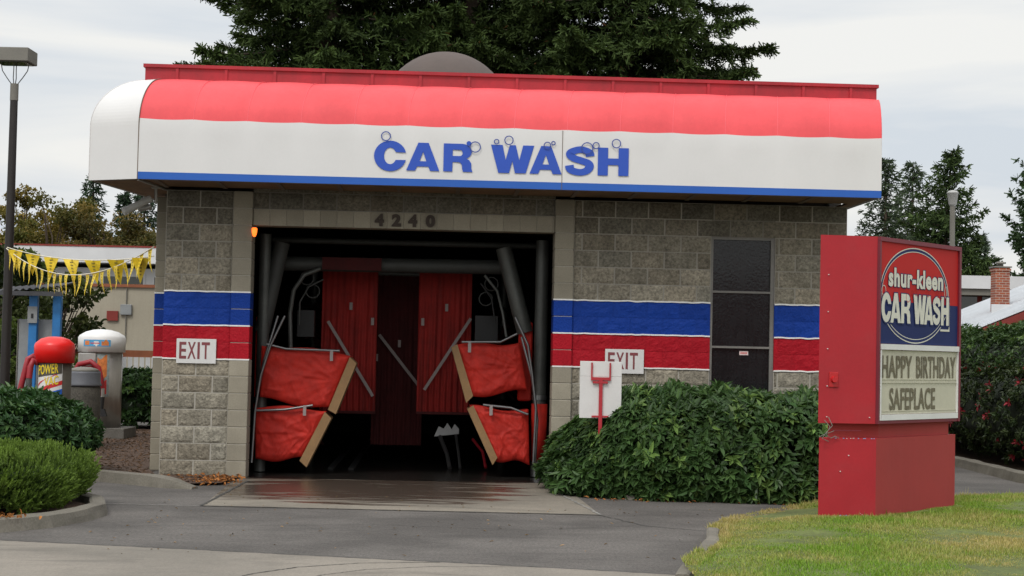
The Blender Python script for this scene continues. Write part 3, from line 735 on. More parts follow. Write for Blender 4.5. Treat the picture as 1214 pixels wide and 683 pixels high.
# clipped juniper: feathery upright sprays
def juniper():
    lo, hi = (-9.0,14.40,.02), (-4.04,17.3,.62)
    cx, cy = -6.5, 16.2; root = empty('juniper_shrub', (cx,cy,0))
    tag(root, 'bright green clipped juniper mound inside the kerbed island at lower left', 'shrub')
    rg = np.random.default_rng(61); n = 38000
    P, N_, lump = hull_points(n, lo, hi, 4.5, .11, 61, rg=rg)
    keep = (P[:,0] > -6.3); P, N_, lump = P[keep], N_[keep], lump[keep]; n = len(P)
    inn = rg.uniform(0,1,(n,1))**1.6*.18
    ax = unit(N_*.75 + np.array([.10,-.05,.75]) + rg.normal(0,.25,(n,3)))
    S, U = rot_basis(ax)
    per = 9; m = n*per
    t = np.tile(np.linspace(0,1,per), n)[:,None]; side = np.tile(np.where(np.arange(per) % 2 == 0, 1., -1.), n)[:,None]
    Ar = np.repeat(ax,per,0); Sr = np.repeat(S,per,0); Ur = np.repeat(U,per,0); ln = np.repeat(rg.uniform(.05,.10,n),per)[:,None]
    base = np.repeat(P - N_*inn, per, 0) - Ar*.05 + Ar*t*ln
    tw = np.repeat(rg.uniform(-1,1,(n,1)),per,0)
    D = unit(Ar*1.1 + (Sr*side + Ur*tw*side)*(.75-.5*t) + rg.normal(0,.12,(m,3)))
    W_ = unit(np.cross(D, rg.normal(size=(m,3))))*.0075
    l_ = (.034*(1.1-.5*t))
    V = np.stack([base-W_, base+W_, base+D*l_], 1).reshape(-1,3)
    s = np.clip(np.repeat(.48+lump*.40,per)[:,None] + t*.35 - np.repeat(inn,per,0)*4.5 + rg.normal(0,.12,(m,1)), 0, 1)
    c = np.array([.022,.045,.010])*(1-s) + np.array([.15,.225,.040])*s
    np_mesh('foliage', V-np.array([cx,cy,0]), 3, M['leaf'], np.repeat(c,3,0), root)
    core_mesh('inner_growth', (lo[0]-cx,lo[1]-cy,lo[2]), (hi[0]-cx,hi[1]-cy,hi[2]), 3, root, .11, 5)
juniper()

def tapered(mb, p0, p1, r0, r1, n=7, wob=.03, seg=5, rg=RNG):
    pts = []; rs = []
    for i in range(seg+1):
        t = i/seg; q = Vector(p0).lerp(Vector(p1), t)
        if 0 < i < seg: q += Vector(rg.normal(0, wob, 3))
        pts.append(q); rs.append(r0*(1-t)+r1*t)
    mb.tube(pts, rs, n)
    return pts

def conifer(name, x, y, H, R, base, label, seed, nbr=110, step=.13, nstep=.05, card=(.10,.035), c1=(.013,.026,.010), c2=(.075,.112,.030), droop=.25, upturn=.25, group='', shape=.75, gap=0.0, rmin=.2, lean=(0,0), cones=False, zcut=None):
    rg = np.random.default_rng(seed)
    root = empty(name, (x, y, 0)); tag(root, label, 'tree', group or None)
    mb = MB(); pts = [Vector((lean[0]*(i/8)**1.5, lean[1]*(i/8), H*i/8)) for i in range(9)]
    r0 = .022*H; mb.tube(pts, [r0*(1-i/8*.95)+.01 for i in range(9)], 12)
    VB = []; CB = []; limb = MB()
    for b in range(nbr):
        f = (b + rg.random())/nbr
        z = base + (H-base)*f**1.0
        if zcut and not (zcut[0] < z < zcut[1]) and rg.random() < .6: continue
        Lb = R*((1-f)**shape*.95 + rmin*.3)*rg.uniform(.62,1.12)
        if f < .12: Lb *= .65+f*3
        az = b*2.399 + rg.normal(0,.35); dr = np.array([math.cos(az), math.sin(az), 0]); sd_ = np.array([-math.sin(az), math.cos(az), 0])
        if rg.random() < gap: continue
        st0 = np.array([lean[0]*(z/H)**1.5, lean[1]*z/H, z])
        el = .35*(f) - .12 + rg.normal(0,.1)
        nt_ = max(3, int(Lb/step)); tt = np.linspace(.10, 1, nt_)
        zc = lambda t: Lb*(el*t - droop*t*t*1.2 + upturn*t**3)
        wig = rg.normal(0,.06)*Lb
        cen = st0 + dr*(tt*Lb)[:,None] + sd_*(wig*np.sin(tt*3))[:,None] + np.array([0,0,1])*zc(tt)[:,None]
        limb.tube([st0 + dr*t*Lb + sd_*wig*math.sin(t*3) + np.array([0,0,zc(t)]) for t in (0,.25,.5,.75,1)], [.012*Lb+.008,.010*Lb+.006,.008*Lb,.005*Lb,.003], 5, caps=False)
        sh = rg.uniform(.55,1.15)
        for sgn in (-1, 1):
            tl = Lb*.34*np.sin(np.clip(tt*1.05+.12,0,1)*PI)**.7*(1-.35*tt)*rg.uniform(.6,1.25,nt_)+.12
            npn = int(max(4, Lb*.34/nstep)); s = np.linspace(0,1,npn)
            td = unit(sd_*sgn*rg.uniform(.6,1.1,(nt_,1)) + dr*rg.uniform(.45,.95,(nt_,1)) - np.array([0,0,1])*rg.uniform(.0,.55,(nt_,1)) + rg.normal(0,.12,(nt_,3)))
            PP = cen[:,None,:] + td[:,None,:]*(tl[:,None]*s[None])[:,:,None] - np.array([0,0,1])*(tl[:,None]*s[None]**2*.22)[:,:,None]
            PP = PP.reshape(-1,3); k = len(PP); DD = np.repeat(td, npn, 0)
            for rep in range(2):
                d2 = unit(DD*rg.uniform(.4,1.2,(k,1)) + rg.normal(0,.55,(k,3)))
                w2 = unit(np.cross(d2, rg.normal(size=(k,3))))*card[1]*.5
                l2 = card[0]*rg.uniform(.6,1.3,(k,1)); p0 = PP + rg.normal(0,.012,(k,3))
                VB.append(np.stack([p0-w2*.6, p0+w2*.6, p0+d2*l2+w2*.5, p0+d2*l2-w2*.5],1).reshape(-1,3))
                mixv = np.clip(np.tile(s,nt_)*.55 + np.repeat(tt,npn)*.3 + rg.normal(0,.15,k),0,1)[:,None]
                c = (np.array(c1)*(1-mixv)+np.array(c2)*mixv)*sh
                if cones:
                    kk = rg.random(k) < .004; c[kk] = (.16,.07,.03)
                CB.append(np.repeat(c,4,0))
    mb.build('trunk', M['bark'], root); limb.build('branches', M['bark'], root)
    np_mesh('crown', np.concatenate(VB), 4, M['needle'], np.concatenate(CB), root)
    return root

G1 = 'tall firs behind the car wash'
conifer('fir_tree', -4.2, 37, 20, 3.7, 3.5, 'dark fir whose left limbs spread beyond the left end of the roof', 101, 290, .13, .055, (.14,.05), group=G1, droop=.30, upturn=.33, cones=True, zcut=(6,12.5), shape=.6)
conifer('fir_tree', -1.0, 39, 23, 4.2, 3.5, 'dark fir directly behind the brown roof dome', 102, 300, .13, .055, (.14,.05), group=G1, droop=.30, upturn=.30, cones=True, zcut=(6,12.5), shape=.6)
conifer('fir_tree', 2.3, 37.5, 20, 3.9, 3.5, 'dark fir with long upturned limbs over the right half of the roof', 103, 270, .13, .055, (.14,.05), group=G1, droop=.42, upturn=.42, cones=True, zcut=(6,12.5), shape=.6)
G2 = 'firs standing beyond the red house'
FC = dict(c1=(.022,.040,.018), c2=(.075,.115,.032), group=G2)
FG = dict(c1=(.032,.050,.030), c2=(.085,.115,.062), group=G2)
conifer('fir_tree', 20.3, 80, 11.6, 4.3, 1.2, 'green fir with a bent ragged top behind the distant lamp post', 104, 150, .2, .11, (.26,.10), droop=.10, upturn=.22, lean=(.5,0), shape=.95, rmin=.2, **FC)
conifer('fir_tree', 19.0, 86, 11.9, 2.9, 1.0, 'slim greyish fir nearest the right end of the awning', 105, 120, .22, .12, (.26,.09), droop=.05, upturn=.15, **FG)
conifer('fir_tree', 21.8, 92, 12.4, 2.8, 1.0, 'slim greyish fir half hidden behind the bent-topped fir', 106, 110, .22, .12, (.26,.09), droop=.05, upturn=.15, **FG)
conifer('pine_tree', 24.9, 78, 11.2, 2.1, 1.2, 'rounded dark pine at the right edge behind the chimney', 107, 150, .2, .11, (.26,.11), c1=(.018,.036,.016), c2=(.055,.095,.035), group=G2, droop=-.05, upturn=.2, shape=.42, rmin=.9)
conifer('fir_tree', 25.0, 90, 8.4, 1.8, 1.0, 'small hazy fir between the lamp post and the dark pine', 108, 90, .24, .13, (.26,.09), c1=(.045,.065,.045), c2=(.10,.135,.085), group=G2)
G3 = 'conifers on the left skyline'
for i, (x, y, h, r, lb) in enumerate([(-16.5,66,8.2,1.7,'pointed dark conifer peak left of the autumn trees'),(-13.6,62,7.6,2.2,'broad dark conifer rising behind the pennants near the awning corner'),
        (-11.3,58,6.6,2.1,'dark conifer below the awning corner camera'),(-9.4,56,6.0,2.0,'dark conifer tucked against the block pier'),(-14.8,64,7.4,1.0,'thin conifer spire between the broad skyline conifers')]):
    kk = 84/y; conifer('conifer', x*kk, 84, 1.6+(h-1.6)*kk, r*kk, .8, lb, 120+i, 85, .20, .11, (.24,.09), c1=(.018,.036,.022), c2=(.05,.085,.04), group=G3)

def broadleaf(name, x, y, H, R, n, label, seed, c1, c2, size=.16, base=.3, group=None, squash=.8, clusters=60, airy=.5):
    rg = np.random.default_rng(seed)
    root = empty(name, (x,y,0)); tag(root, label, 'tree', group)
    tr = MB(); tr.tube([(0,0,0),(rg.normal(0,.1),rg.normal(0,.1),H*.3),(rg.normal(0,.2),rg.normal(0,.2),H*.62),(rg.normal(0,.2),0,H*.85)], [.018*H,.015*H,.01*H,.004*H], 9)
    br = MB(); cs_ = []
    for k in range(clusters):
        d = rg.normal(size=3); d /= np.linalg.norm(d); rr = rg.uniform(.45,1)**.6
        c = np.array([d[0]*R*rr, d[1]*R*rr, H*(base+1)/2 + d[2]*H*(1-base)/2*rr*.98])
        cs_.append((c, R*rg.uniform(.14,.30)))
        s = np.array([0,0,max(H*.2, c[2]*.55)])
        br.tube([s, (s+c)/2 + rg.normal(0,.1,3), c], [.006*H,.004*H,.002*H], 5, caps=False)
    tr.build('trunk', M['bark'], root); br.build('branches', M['bark'], root)
    m = n//clusters; Ps = []; Cc = []
    for c, r in cs_:
        q = rg.normal(size=(m,3)); q = q/np.linalg.norm(q,axis=1,keepdims=True)*rg.random((m,1))**airy*r*np.array([1.15,1.15,.8])
        Ps.append(c+q); t = np.clip(rg.random()*.7+.4*(q[:,2:3]/r)+rg.normal(0,.15,(m,1)),0,1)
        Cc.append((np.array(c1)*(1-t)+np.array(c2)*t)*rg.uniform(.6,1.2))
    P = np.concatenate(Ps); C = np.concatenate(Cc); k = len(P)
    D = unit(rg.normal(size=(k,3))+np.array([0,0,-.3])); Nn = rg.normal(size=(k,3))+np.array([0,0,1.])
    V, C2 = leaves(P, D, Nn, size*rg.uniform(.6,1.3,k), size*.65*rg.uniform(.7,1.2,k), C)
    np_mesh('crown', V, 4, M['leaf'], C2, root)
    return root
G4 = 'autumn trees on the left'
T = [(-20.0,73,8.4,2.5,'tall orange and green tree left of the beige wall',(.07,.08,.018),(.22,.17,.045)),
     (-17.4,72,7.5,2.7,'rust coloured tree above the middle of the pennants',(.06,.06,.018),(.20,.135,.04)),
     (-15.2,71,6.7,2.3,'brown leaved tree just left of the block pier',(.05,.055,.018),(.15,.12,.035)),
     (-21.9,76,8.6,2.4,'yellow orange tree beside the black lamp pole',(.10,.09,.02),(.32,.22,.05)),
     (-14.1,46,4.3,1.7,'leafy green tree just right of the black lamp pole',(.035,.06,.015),(.11,.15,.035))]
for i, (x,y,h,r,lb,c1,c2) in enumerate(T):
    broadleaf('autumn_tree', x, y, h, r, 17000, lb, 140+i, c1, c2, .15, .18, G4, clusters=75)
G5 = 'dark shrubs behind the pay shelter'
broadleaf('leafy_tree', -11.45, 36, 3.7, 1.55, 15000, 'dark overgrown tree behind the blue pay shelter', 160, (.018,.03,.010), (.07,.085,.025), .12, .12, None, clusters=70)
broadleaf('large_shrub', -9.9, 33.5, 1.9, 1.1, 9000, 'yellowish green shrub below the pay shelter beside the lamp pole', 161, (.04,.07,.014), (.14,.18,.035), .09, .02, None, clusters=45)
broadleaf('small_tree', -10.45, 39, 3.4, .95, 1500, 'thin tree with sparse dark leaves hanging before the beige wall', 162, (.03,.045,.014), (.10,.11,.03), .15, .36, None, clusters=50, airy=.4)

# ------------------------------------------------------------------ CAR WASH BUILDING
bw = empty('car_wash', (O.x, O.y, 0), TH)
tag(bw, 'concrete block car wash with red and white curved awning and open bay', 'building')
CH = .206; CW = .41
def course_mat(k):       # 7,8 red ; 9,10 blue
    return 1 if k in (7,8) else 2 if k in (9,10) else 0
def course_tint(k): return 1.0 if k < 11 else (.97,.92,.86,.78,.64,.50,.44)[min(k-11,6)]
def rough_wall(name, x0, x1, k0, k1, y, holes=(), phase=0.0, seed=0, dark_above=99, smooth_after=None):
    """running bond of split-face blocks; front surface around y (outwards is -y)"""
    rg = random.Random(seed); mb = MB()
    g = .0085
    for k in range(k0, k1):
        z0 = k*CH + g*.7; z1 = (k+1)*CH - g*.7
        off = phase + (CW/2 if k % 2 else 0)
        xs = [x0]; x = x0 + (off % CW)
        if x - x0 < .03: x += CW
        while x < x1 - .03: xs.append(x); x += CW
        xs.append(x1)
        segs = []
        for a_, b_ in zip(xs, xs[1:]):
            parts = [(a_, b_)]
            for (hx0, hx1, hz0, hz1) in holes:
                if hz0 < (z0+z1)/2 < hz1:
                    np_ = []
                    for (u, v_) in parts:
                        if v_ <= hx0 or u >= hx1: np_.append((u, v_)); continue
                        if u < hx0: np_.append((u, hx0))
                        if v_ > hx1: np_.append((hx1, v_))
                    parts = np_
            segs += parts
        for (a_, b_) in segs:
            if b_ - a_ < .03: continue
            xa, xb = a_ + g, b_ - g
            nx = max(3, int((xb-xa)/.03)); nz = 7; v = []
            tint = rg.uniform(.78, 1.13); hue = rg.uniform(-.03,.03); mi = course_mat(k)
            if mi: tint = 1 + (tint-1)*.5; hue = 0
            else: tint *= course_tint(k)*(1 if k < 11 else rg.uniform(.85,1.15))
            sd_ = rg.uniform(0, 99)
            for j in range(nz+1):
                for i in range(nx+1):
                    px = xa + (xb-xa)*i/nx; pz = z0 + (z1-z0)*j/nz
                    e_ = min(i, nx-i, j, nz-j)
                    d = .013 + .008*noise.fractal(Vector((px*9+sd_, pz*11, sd_)), 1, 2.1, 4)
                    if e_ == 0: d = .009 if mi else .002
                    elif e_ == 1: d *= .85
                    v.append((px, y - d, pz))
            f = [(j*(nx+1)+i, j*(nx+1)+i+1, (j+1)*(nx+1)+i+1, (j+1)*(nx+1)+i) for j in range(nz) for i in range(nx)]
            mb.add(v, f, mi, (tint*(1+hue), tint, tint*(1-hue)))
    # mortar bed behind
    zs = (k0*CH, k1*CH); hl = [h for h in holes if h[1] > x0 and h[0] < x1]
    def mbox(a_, b_, y0_, y1_, z0_, z1_, mi):
        cuts = sorted({z0_, z1_} | {c for c in (7*CH, 9*CH, 11*CH) if z0_ < c < z1_})
        for u_, v_ in zip(cuts, cuts[1:]):
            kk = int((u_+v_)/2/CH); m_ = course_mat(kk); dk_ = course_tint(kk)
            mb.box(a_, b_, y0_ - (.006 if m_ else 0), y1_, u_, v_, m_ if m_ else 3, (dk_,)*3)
    if hl:
        hx0, hx1, hz0, hz1 = hl[0]
        mbox(x0, hx0, y, y+.25, zs[0], zs[1], 3); mbox(hx1, x1, y, y+.25, zs[0], zs[1], 3)
        if hz1 < zs[1]-.01: mbox(hx0, hx1, y, y+.25, hz1, zs[1], 3)
        if hz0 > zs[0]+.01: mbox(hx0, hx1, y, y+.25, zs[0], hz0, 3)
    else: mbox(x0, x1, y, y+.25, zs[0], zs[1], 3)
    # white paint lines at the band edges
    for zl in (7*CH, 9*CH, 11*CH):
        sg = [(x0, x1)]
        for h in hl: sg = [(x0, h[0]), (h[1], x1)]
        for a_, b_ in sg:
            n = int((b_-a_)/.05)+2; vv = []
            for i in range(n):
                px = a_ + (b_-a_)*i/(n-1); wv = .007*noise.noise(Vector((px*9, zl, 3)))+.004*noise.noise(Vector((px*31, zl, 3)))
                vv += [(px, y-.021, zl-.008+wv), (px, y-.021, zl+.009+wv), (px, y, zl+.009+wv), (px, y, zl-.008+wv)]
            ff = []
            for i in range(n-1):
                for q in range(4): ff.append((i*4+q, (i+1)*4+q, (i+1)*4+(q+1) % 4, i*4+(q+1) % 4))
            if zs[0] < zl < zs[1]: mb.add(vv, ff, 4)
    return mb.build(name, [M['rough_block'], M['red_block'], M['blue_block'], M['mortar'], M['white_line']], bw)
NC = 17
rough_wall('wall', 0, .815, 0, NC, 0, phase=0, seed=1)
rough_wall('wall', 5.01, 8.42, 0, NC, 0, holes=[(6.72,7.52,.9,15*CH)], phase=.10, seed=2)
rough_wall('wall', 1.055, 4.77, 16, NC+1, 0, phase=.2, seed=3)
def pilaster(x0, x1, y0, y1, k1=NC, seed=0, white=True):
    rg = random.Random(seed); mb = MB()
    for k in range(k1):
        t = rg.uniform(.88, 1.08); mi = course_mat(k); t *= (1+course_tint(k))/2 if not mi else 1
        mb.box(x0, x1, y0, y1, k*CH+.0035, (k+1)*CH-.0035, mi, (t,t,t), bv=.006)
    mb.box(x0+.008, x1-.008, y0+.007, y1-.008, 0, k1*CH, 3)
    for zl in (7*CH, 9*CH, 11*CH): mb.box(x0-.003, x1+.003, y0-.004, y0+.02, zl-.008, zl+.009, 4)
    return mb.build('pilaster', [M['smooth_block'], M['red_block'], M['blue_block'], M['mortar'], M['white_line']], bw)
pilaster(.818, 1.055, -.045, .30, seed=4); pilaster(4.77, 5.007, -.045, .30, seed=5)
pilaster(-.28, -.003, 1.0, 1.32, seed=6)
# left side wall
mb = MB()
mb.box(.0, .25, .252, 12, 0, 3.5)
mb.build('side_wall', M['mortar'], bw)
mb = MB(); mb.box(8.17, 8.42, .252, 12, 0, 3.5); mb.build('side_wall', M['mortar'], bw)
mb = MB(); mb.box(0, 8.42, 12, 12.25, 0, 3.5); mb.build('back_wall', M['mortar'], bw)
# lintel
mb = MB(); rg = random.Random(9); x = 1.057
while x < 4.76:
    x2 = min(x+CW/2, 4.768); t = rg.uniform(.85,1.08)
    mb.box(x+.002, x2-.002, -.012, .28, 15*CH+.002, 16*CH-.004, 0, (t,t,t), bv=.004); x = x2
mb.box(1.06, 4.765, -.004, .27, 15*CH+.004, 16*CH-.001, 1)
mb.build('lintel', [M['smooth_block'], M['mortar']], bw)
# bay interior
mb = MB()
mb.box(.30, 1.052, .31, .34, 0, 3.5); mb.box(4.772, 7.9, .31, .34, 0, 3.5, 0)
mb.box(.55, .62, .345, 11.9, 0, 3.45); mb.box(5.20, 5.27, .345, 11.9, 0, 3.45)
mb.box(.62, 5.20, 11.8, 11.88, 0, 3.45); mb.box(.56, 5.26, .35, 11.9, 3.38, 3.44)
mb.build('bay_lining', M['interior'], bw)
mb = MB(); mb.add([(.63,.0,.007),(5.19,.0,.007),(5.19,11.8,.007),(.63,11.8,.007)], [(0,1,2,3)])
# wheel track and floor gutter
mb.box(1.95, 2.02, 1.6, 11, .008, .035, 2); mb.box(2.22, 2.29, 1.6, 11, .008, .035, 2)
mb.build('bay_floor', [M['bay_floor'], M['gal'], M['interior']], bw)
# window (patterned glass in three lights)
wf = MB(); X0, X1, Z0, Z1 = 6.722, 7.518, .90, 15*CH-.002; t = .028
wf.box(X0, X0+t, .01, .10, Z0, Z1); wf.box(X1-t-.02, X1, .01, .10, Z0, Z1); wf.box(X0+t, X1-t-.02, .012, .10, Z1-t, Z1); wf.box(X0+t, X1-t-.02, .012, .10, Z0, Z0+t)
for zz in (2.41, 1.725): wf.box(X0+t, X1-t-.02, .006, .10, zz-.013, zz+.013)
M['win_frame'] = surf('window_frame', (.17,.16,.145), .5, .15); wn_ = wf.build('window', M['win_frame'], bw)
for za, zb in ((Z0+t,1.712),(1.738,2.397),(2.423,Z1-t)):
    q = MB(); q.add([(X0+t,.045,za),(X1-t-.02,.045,za),(X1-t-.02,.045,zb),(X0+t,.045,zb)], [(0,1,2,3)]); q.build('pane', M['glass_dark'], wn_)
q = MB(); q.box(7.10, 7.21, .036, .043, 1.63, 1.68, 0)
for i in range(5): q.box(7.115+i*.017, 7.124+i*.017, .033, .035, 1.645, 1.665, 1)
q.build('window_notice', [M['sticker'], M['decal_red']], wn_)
q = MB(); q.box(X0, X1, .105, .12, Z0, Z1); q.build('blackout_panel', M['interior'], wn_)
# awning swept along its mitred plan
path = [(-.45,1.85), (-.82,-.65), (-.19,-1.0), (8.58,-1.0)]
def offset_path(d):
    out = []
    P = [Vector(q) for q in path]
    ns = []
    for i in range(3):
        t = (P[i+1]-P[i]).normalized(); ns.append(Vector((-t.y, t.x)))   # inward (towards building)
    out.append(P[0]+ns[0]*d)
    for i in (1, 2):
        b_ = (ns[i-1]+ns[i]).normalized(); out.append(P[i] + b_*(d/b_.dot(ns[i])))
    out.append(P[3]+ns[2]*d+Vector((d*.17, 0)))
    return out
ZB, ZBL, ZV, RR = 3.53, 3.615, 4.17, .625
prof = [(0, ZB), (0, ZBL), (0, 3.8), (0, 4.0), (0, ZV)]
for i in range(1, 25):
    a_ = PI/2*i/24; prof.append((RR*(1-math.cos(a_)), ZV + RR*math.sin(a_)))
ZRED = 4.235
def awn_pt(seg, s, d, z, bulge=0.0):
    A = offset_path(d); p_ = A[seg].lerp(A[seg+1], s)
    return p_
aw = MB(); nseg = len(prof)
# front: fine columns with fabric sag between ribs
NP = 14; sub = 8; cols_ = NP*sub
rows = [(0,ZB),(0,ZBL),(0,3.75),(0,3.9),(0,4.05),(0,ZV),(.0045,ZRED)]
for i in range(2, 13):
    a_ = PI/2*i/12
    if ZV+RR*math.sin(a_) > ZRED+.01: rows.append((RR*(1-math.cos(a_)), ZV+RR*math.sin(a_)))
v = []
for (d, z) in rows:
    A = offset_path(d); p0, p1 = A[2], A[3]
    for i in range(cols_+1):
        s = i/cols_; ph = (i % sub)/sub
        sag = math.sin(PI*ph)
        q = p0.lerp(p1, s)
        k = min(1, max(0, (z-3.9)/.3))
        dz = (.007*sag-.003)*k if z > 4.25 else (.014*(1-sag)-.006 if abs(z-ZRED) < .01 else 0)
        dy = -.014*(sag**.7)*k + .006*k - .003*sag
        if z <= ZBL+.001: dy = 0
        v.append((q.x, q.y+dy+.002*noise.noise(Vector((q.x*3, z*5, 1))), z + dz + (.004*noise.noise(Vector((q.x*2,z*3,8))) if z > 3.7 else 0)))
n1 = cols_+1
def rows_faces(j0, j1): return [(j*n1+i, j*n1+i+1, (j+1)*n1+i+1, (j+1)*n1+i) for j in range(j0, j1) for i in range(cols_)]
aw.add(v, rows_faces(0,1), 2, smooth=True); aw.add(v, rows_faces(1,6), 0, smooth=True); aw.add(v, rows_faces(6,len(rows)-1), 1, smooth=True)
# corner and side panels
v = []
for (d, z) in prof:
    A = offset_path(d)
    v += [(A[0].x,A[0].y,z),(A[1].x,A[1].y,z),(A[2].x-.002,A[2].y,z)]
f = []
for j in range(nseg-1):
    for i in range(2): f.append((j*3+i, j*3+i+1, (j+1)*3+i+1, (j+1)*3+i))
aw.add(v, f, 0, smooth=False)
# right end cap and back closure
endp = [(8.58+d*.17, -1.0+d, z) for d, z in prof] + [(8.68, .9, ZV+RR), (8.58, .9, ZB)]
aw.add(endp, [tuple(range(len(endp)))], 0)
aw.box(8.40, 8.558, .90, 1.0, ZB, ZV+RR, 0)
awning = aw.build('awning', [M['awning_white'], M['awning_red'], M['awning_blue']], bw)
# rib seams, raised welts on the cover
sm = MB()
for i in range(1, NP):
    for (mi, sel) in ((1, lambda z: z >= ZRED),):
        pts = []
        for (d, z) in rows:
            if sel(z): A = offset_path(d); q = A[2].lerp(A[3], i/NP); pts.append((q.x, q.y+.008*min(1,(z-3.9)/.3), z+.002*mi))
        if len(pts) > 1:
            s1 = MB(); s1.tube(pts, .0045, 5, mi); s1.build('seam', [M['seam'], M['seam_red'], M['trim']], awning)
pts = [];
for (d, z) in prof: A = offset_path(d); pts.append((A[2].x, A[2].y, z))
sm.tube(pts, .006, 5, 2)
pts = []
for (d, z) in prof: A = offset_path(d); pts.append((A[1].x, A[1].y, z))
sm.tube(pts, .006, 5, 0)
sm.tube([(4.77,-1.001,ZB),(4.77,-1.001,ZBL),(4.77,-1.001,4.23)], .004, 5, 2)
sm.build('seams', [M['seam'], M['seam_red'], M['trim']], awning)
# awning lettering
lt = MB()
for ch, x0, x1, z0, z1 in [('C',2.555,2.935,3.695,4.055),('A',2.935,3.325,3.71,4.04),('R',3.37,3.715,3.71,4.04),('W',3.925,4.435,3.71,4.04),('A',4.385,4.765,3.71,4.04),('S',4.805,5.15,3.70,4.05),('H',5.19,5.555,3.71,4.04)]:
    add_glyph(lt, ch, x0, -1.012, z0, x1-x0, z1-z0)
ob = lt.build('lettering', M['letter_blue'], awning)
lt = MB()
for cx, cz, r in [(2.69,4.105,.058),(3.74,4.005,.066),(3.99,4.075,.032),(4.135,4.095,.055),(4.59,4.045,.045),(4.66,4.075,.026),(5.06,4.025,.072),(5.165,4.06,.042),(5.405,4.09,.056)]:
    ring(lt, cx, -1.026, cz, r, r, .0115)
ring(lt, 3.665, -1.026, 4.045, .028, .028, .028, 1)
lt.build('bubbles', [M['ring_line'], M['letter_blue']], awning)
# soffit
sf = MB()
sf.slab([(-.45,1.85),(-.80,-.64),(-.18,-.985),(8.545,-.985),(8.545,.9),(8.425,.9),(8.425,-.02),(-.01,-.02),(-.01,1.85)], ZB+.012, ZB+.035)
for i in range(12): sf.box(-.02+i*.71, .03+i*.71, -.97, -.03, ZB-.002, ZB+.011, 1)
sf.box(-.15, 8.5, -.985, -.95, ZB-.006, ZB+.011, 1)
sf.tube([(-.78,-.62,ZB),(-.20,-.96,ZB)], .012, 6, 1); sf.tube([(-.19,-.95,ZB),(-.02,.4,ZB-.005)], .018, 6, 2)
sf.build('soffit', [M['soffit'], M['trim'], M['alu']], bw)
# metal parapet above the awning
pp = MB(); YP = -.42
pp.box(-.235, 8.66, YP, YP+.06, 4.70, 4.965)
pp.box(-.255, 8.68, YP-.03, YP+.10, 4.935, 4.975, 0)
for i in range(15): pp.box(.13+i*.585, .165+i*.585, YP-.018, YP-.001, 4.70, 4.933, 0)
pp.box(-.235, -.18, YP+.061, 12, 4.70, 4.985); pp.box(8.50, 8.555, YP+.061, 12, 4.70, 4.985)
pp.box(-.18, 8.50, 11.95, 12, 4.7, 4.985)
pp.build('parapet', M['parapet_red'], bw)
rf = MB(); rf.box(-.178, 8.498, YP+.065, 11.94, 4.60, 4.72)
rf.box(-.178, 8.498, 1.0, 11.94, 3.5, 4.59)
roof = rf.build('roof', M['roofing'], bw)
dm = MB(); dm.lathe([(.915*math.cos(a_), 4.722+.10+ .915*math.sin(a_)) for a_ in [i*PI/2/14 for i in range(14)]] + [(.01, 4.822+.915)], 3.39, 2.5, 40)
dm.lathe([(.93,4.722),(.93,4.822)], 3.39, 2.5, 40)
dm.build('dome', M['dome'], roof)
# house number
for ch, x, w_ in [('4',2.545,.115),('2',2.755,.115),('4',2.955,.115),('0',3.17,.12)]:
    nb = MB(); v_, f_ = text_mesh(ch, w_, .155, .06)
    n_ = len(v_)
    nb.add([(a_+x, -.032, c_+3.118) for a_, b_, c_ in v_], f_)
    nb.add([(a_+x, -.022, c_+3.118) for a_, b_, c_ in v_], f_)
    nb.build('house_number', M['number'], bw)

def child_at(name, x, y, z): return loc(x, y, z)
# exit signs
def exit_sign(x0, z0, label, tilt=0):
    r_ = empty('exit_sign', loc(x0+.24, -.035, z0), TH); tag(r_, label, 'sign', 'exit signs on the block wall')
    q = MB(); q.box(-.24, .24, -.006, .006, 0, .30, bv=.002); q.build('panel', M['white_paint'], r_)
    q = MB()
    for i, (ch, w_, x) in enumerate([('E',.085,-.205),('X',.10,-.105),('I',.028,.015),('T',.10,.065)]): add_text(q, ch, x, -.0085, .055, w_, .205, .018)
    q.build('lettering', M['sign_ink'], r_)
    q = MB()
    for sx in (-.225,.225):
        for sz in (.015,.285): q.lathe([(.006,0),(.006,.004)], 0, 0, 8); 
    return r_
exit_sign(.175, 1.385, 'white EXIT sign fully in view on the left pier')
exit_sign(5.42, 1.37, 'white EXIT sign on the right wall, half hidden by the square sign')
# amber light at the door jamb
al = empty('warning_light', loc(1.062, -.02, 3.0), TH); tag(al, 'small glowing orange lamp at the top left corner of the bay opening', 'lamp')
q = MB(); q.lathe([(.001,-.055),(.018,-.045),(.032,.0),(.034,.05),(.02,.06)], .02, -.03, 12); q.build('lens', M['amber'], al)
q = MB(); q.box(-.004,.05,-.05,.0,.062,.075); q.build('bracket', M['rubber'], al)
# security camera under the awning corner
sc_ = empty('security_camera', loc(-.22, .0, 3.28), TH); tag(sc_, 'pale security camera hung under the left end of the awning', 'camera')
q = MB(); q.tube([(-.26,-.12,-.06),(.02,.02,.11)], .045, 12); q.tube([(-.28,-.13,-.07),(-.255,-.118,-.057)], .053, 12); q.build('housing', M['camera_body'], sc_)
q = MB(); q.tube([(.02,.02,.11),(.08,.03,.05),(.08,.03,.25)], .02, 8); q.build('bracket', M['alu'], sc_)
q = MB(); q.box(.03,.13,-.02,.08,.235,.252); q.build('mounting_plate', M['alu'], sc_)
q = MB(); q.tube([(-.14,.10,-.02),(.02,.10,.02)], .035, 10); q.build('second_housing', M['alu'], sc_)

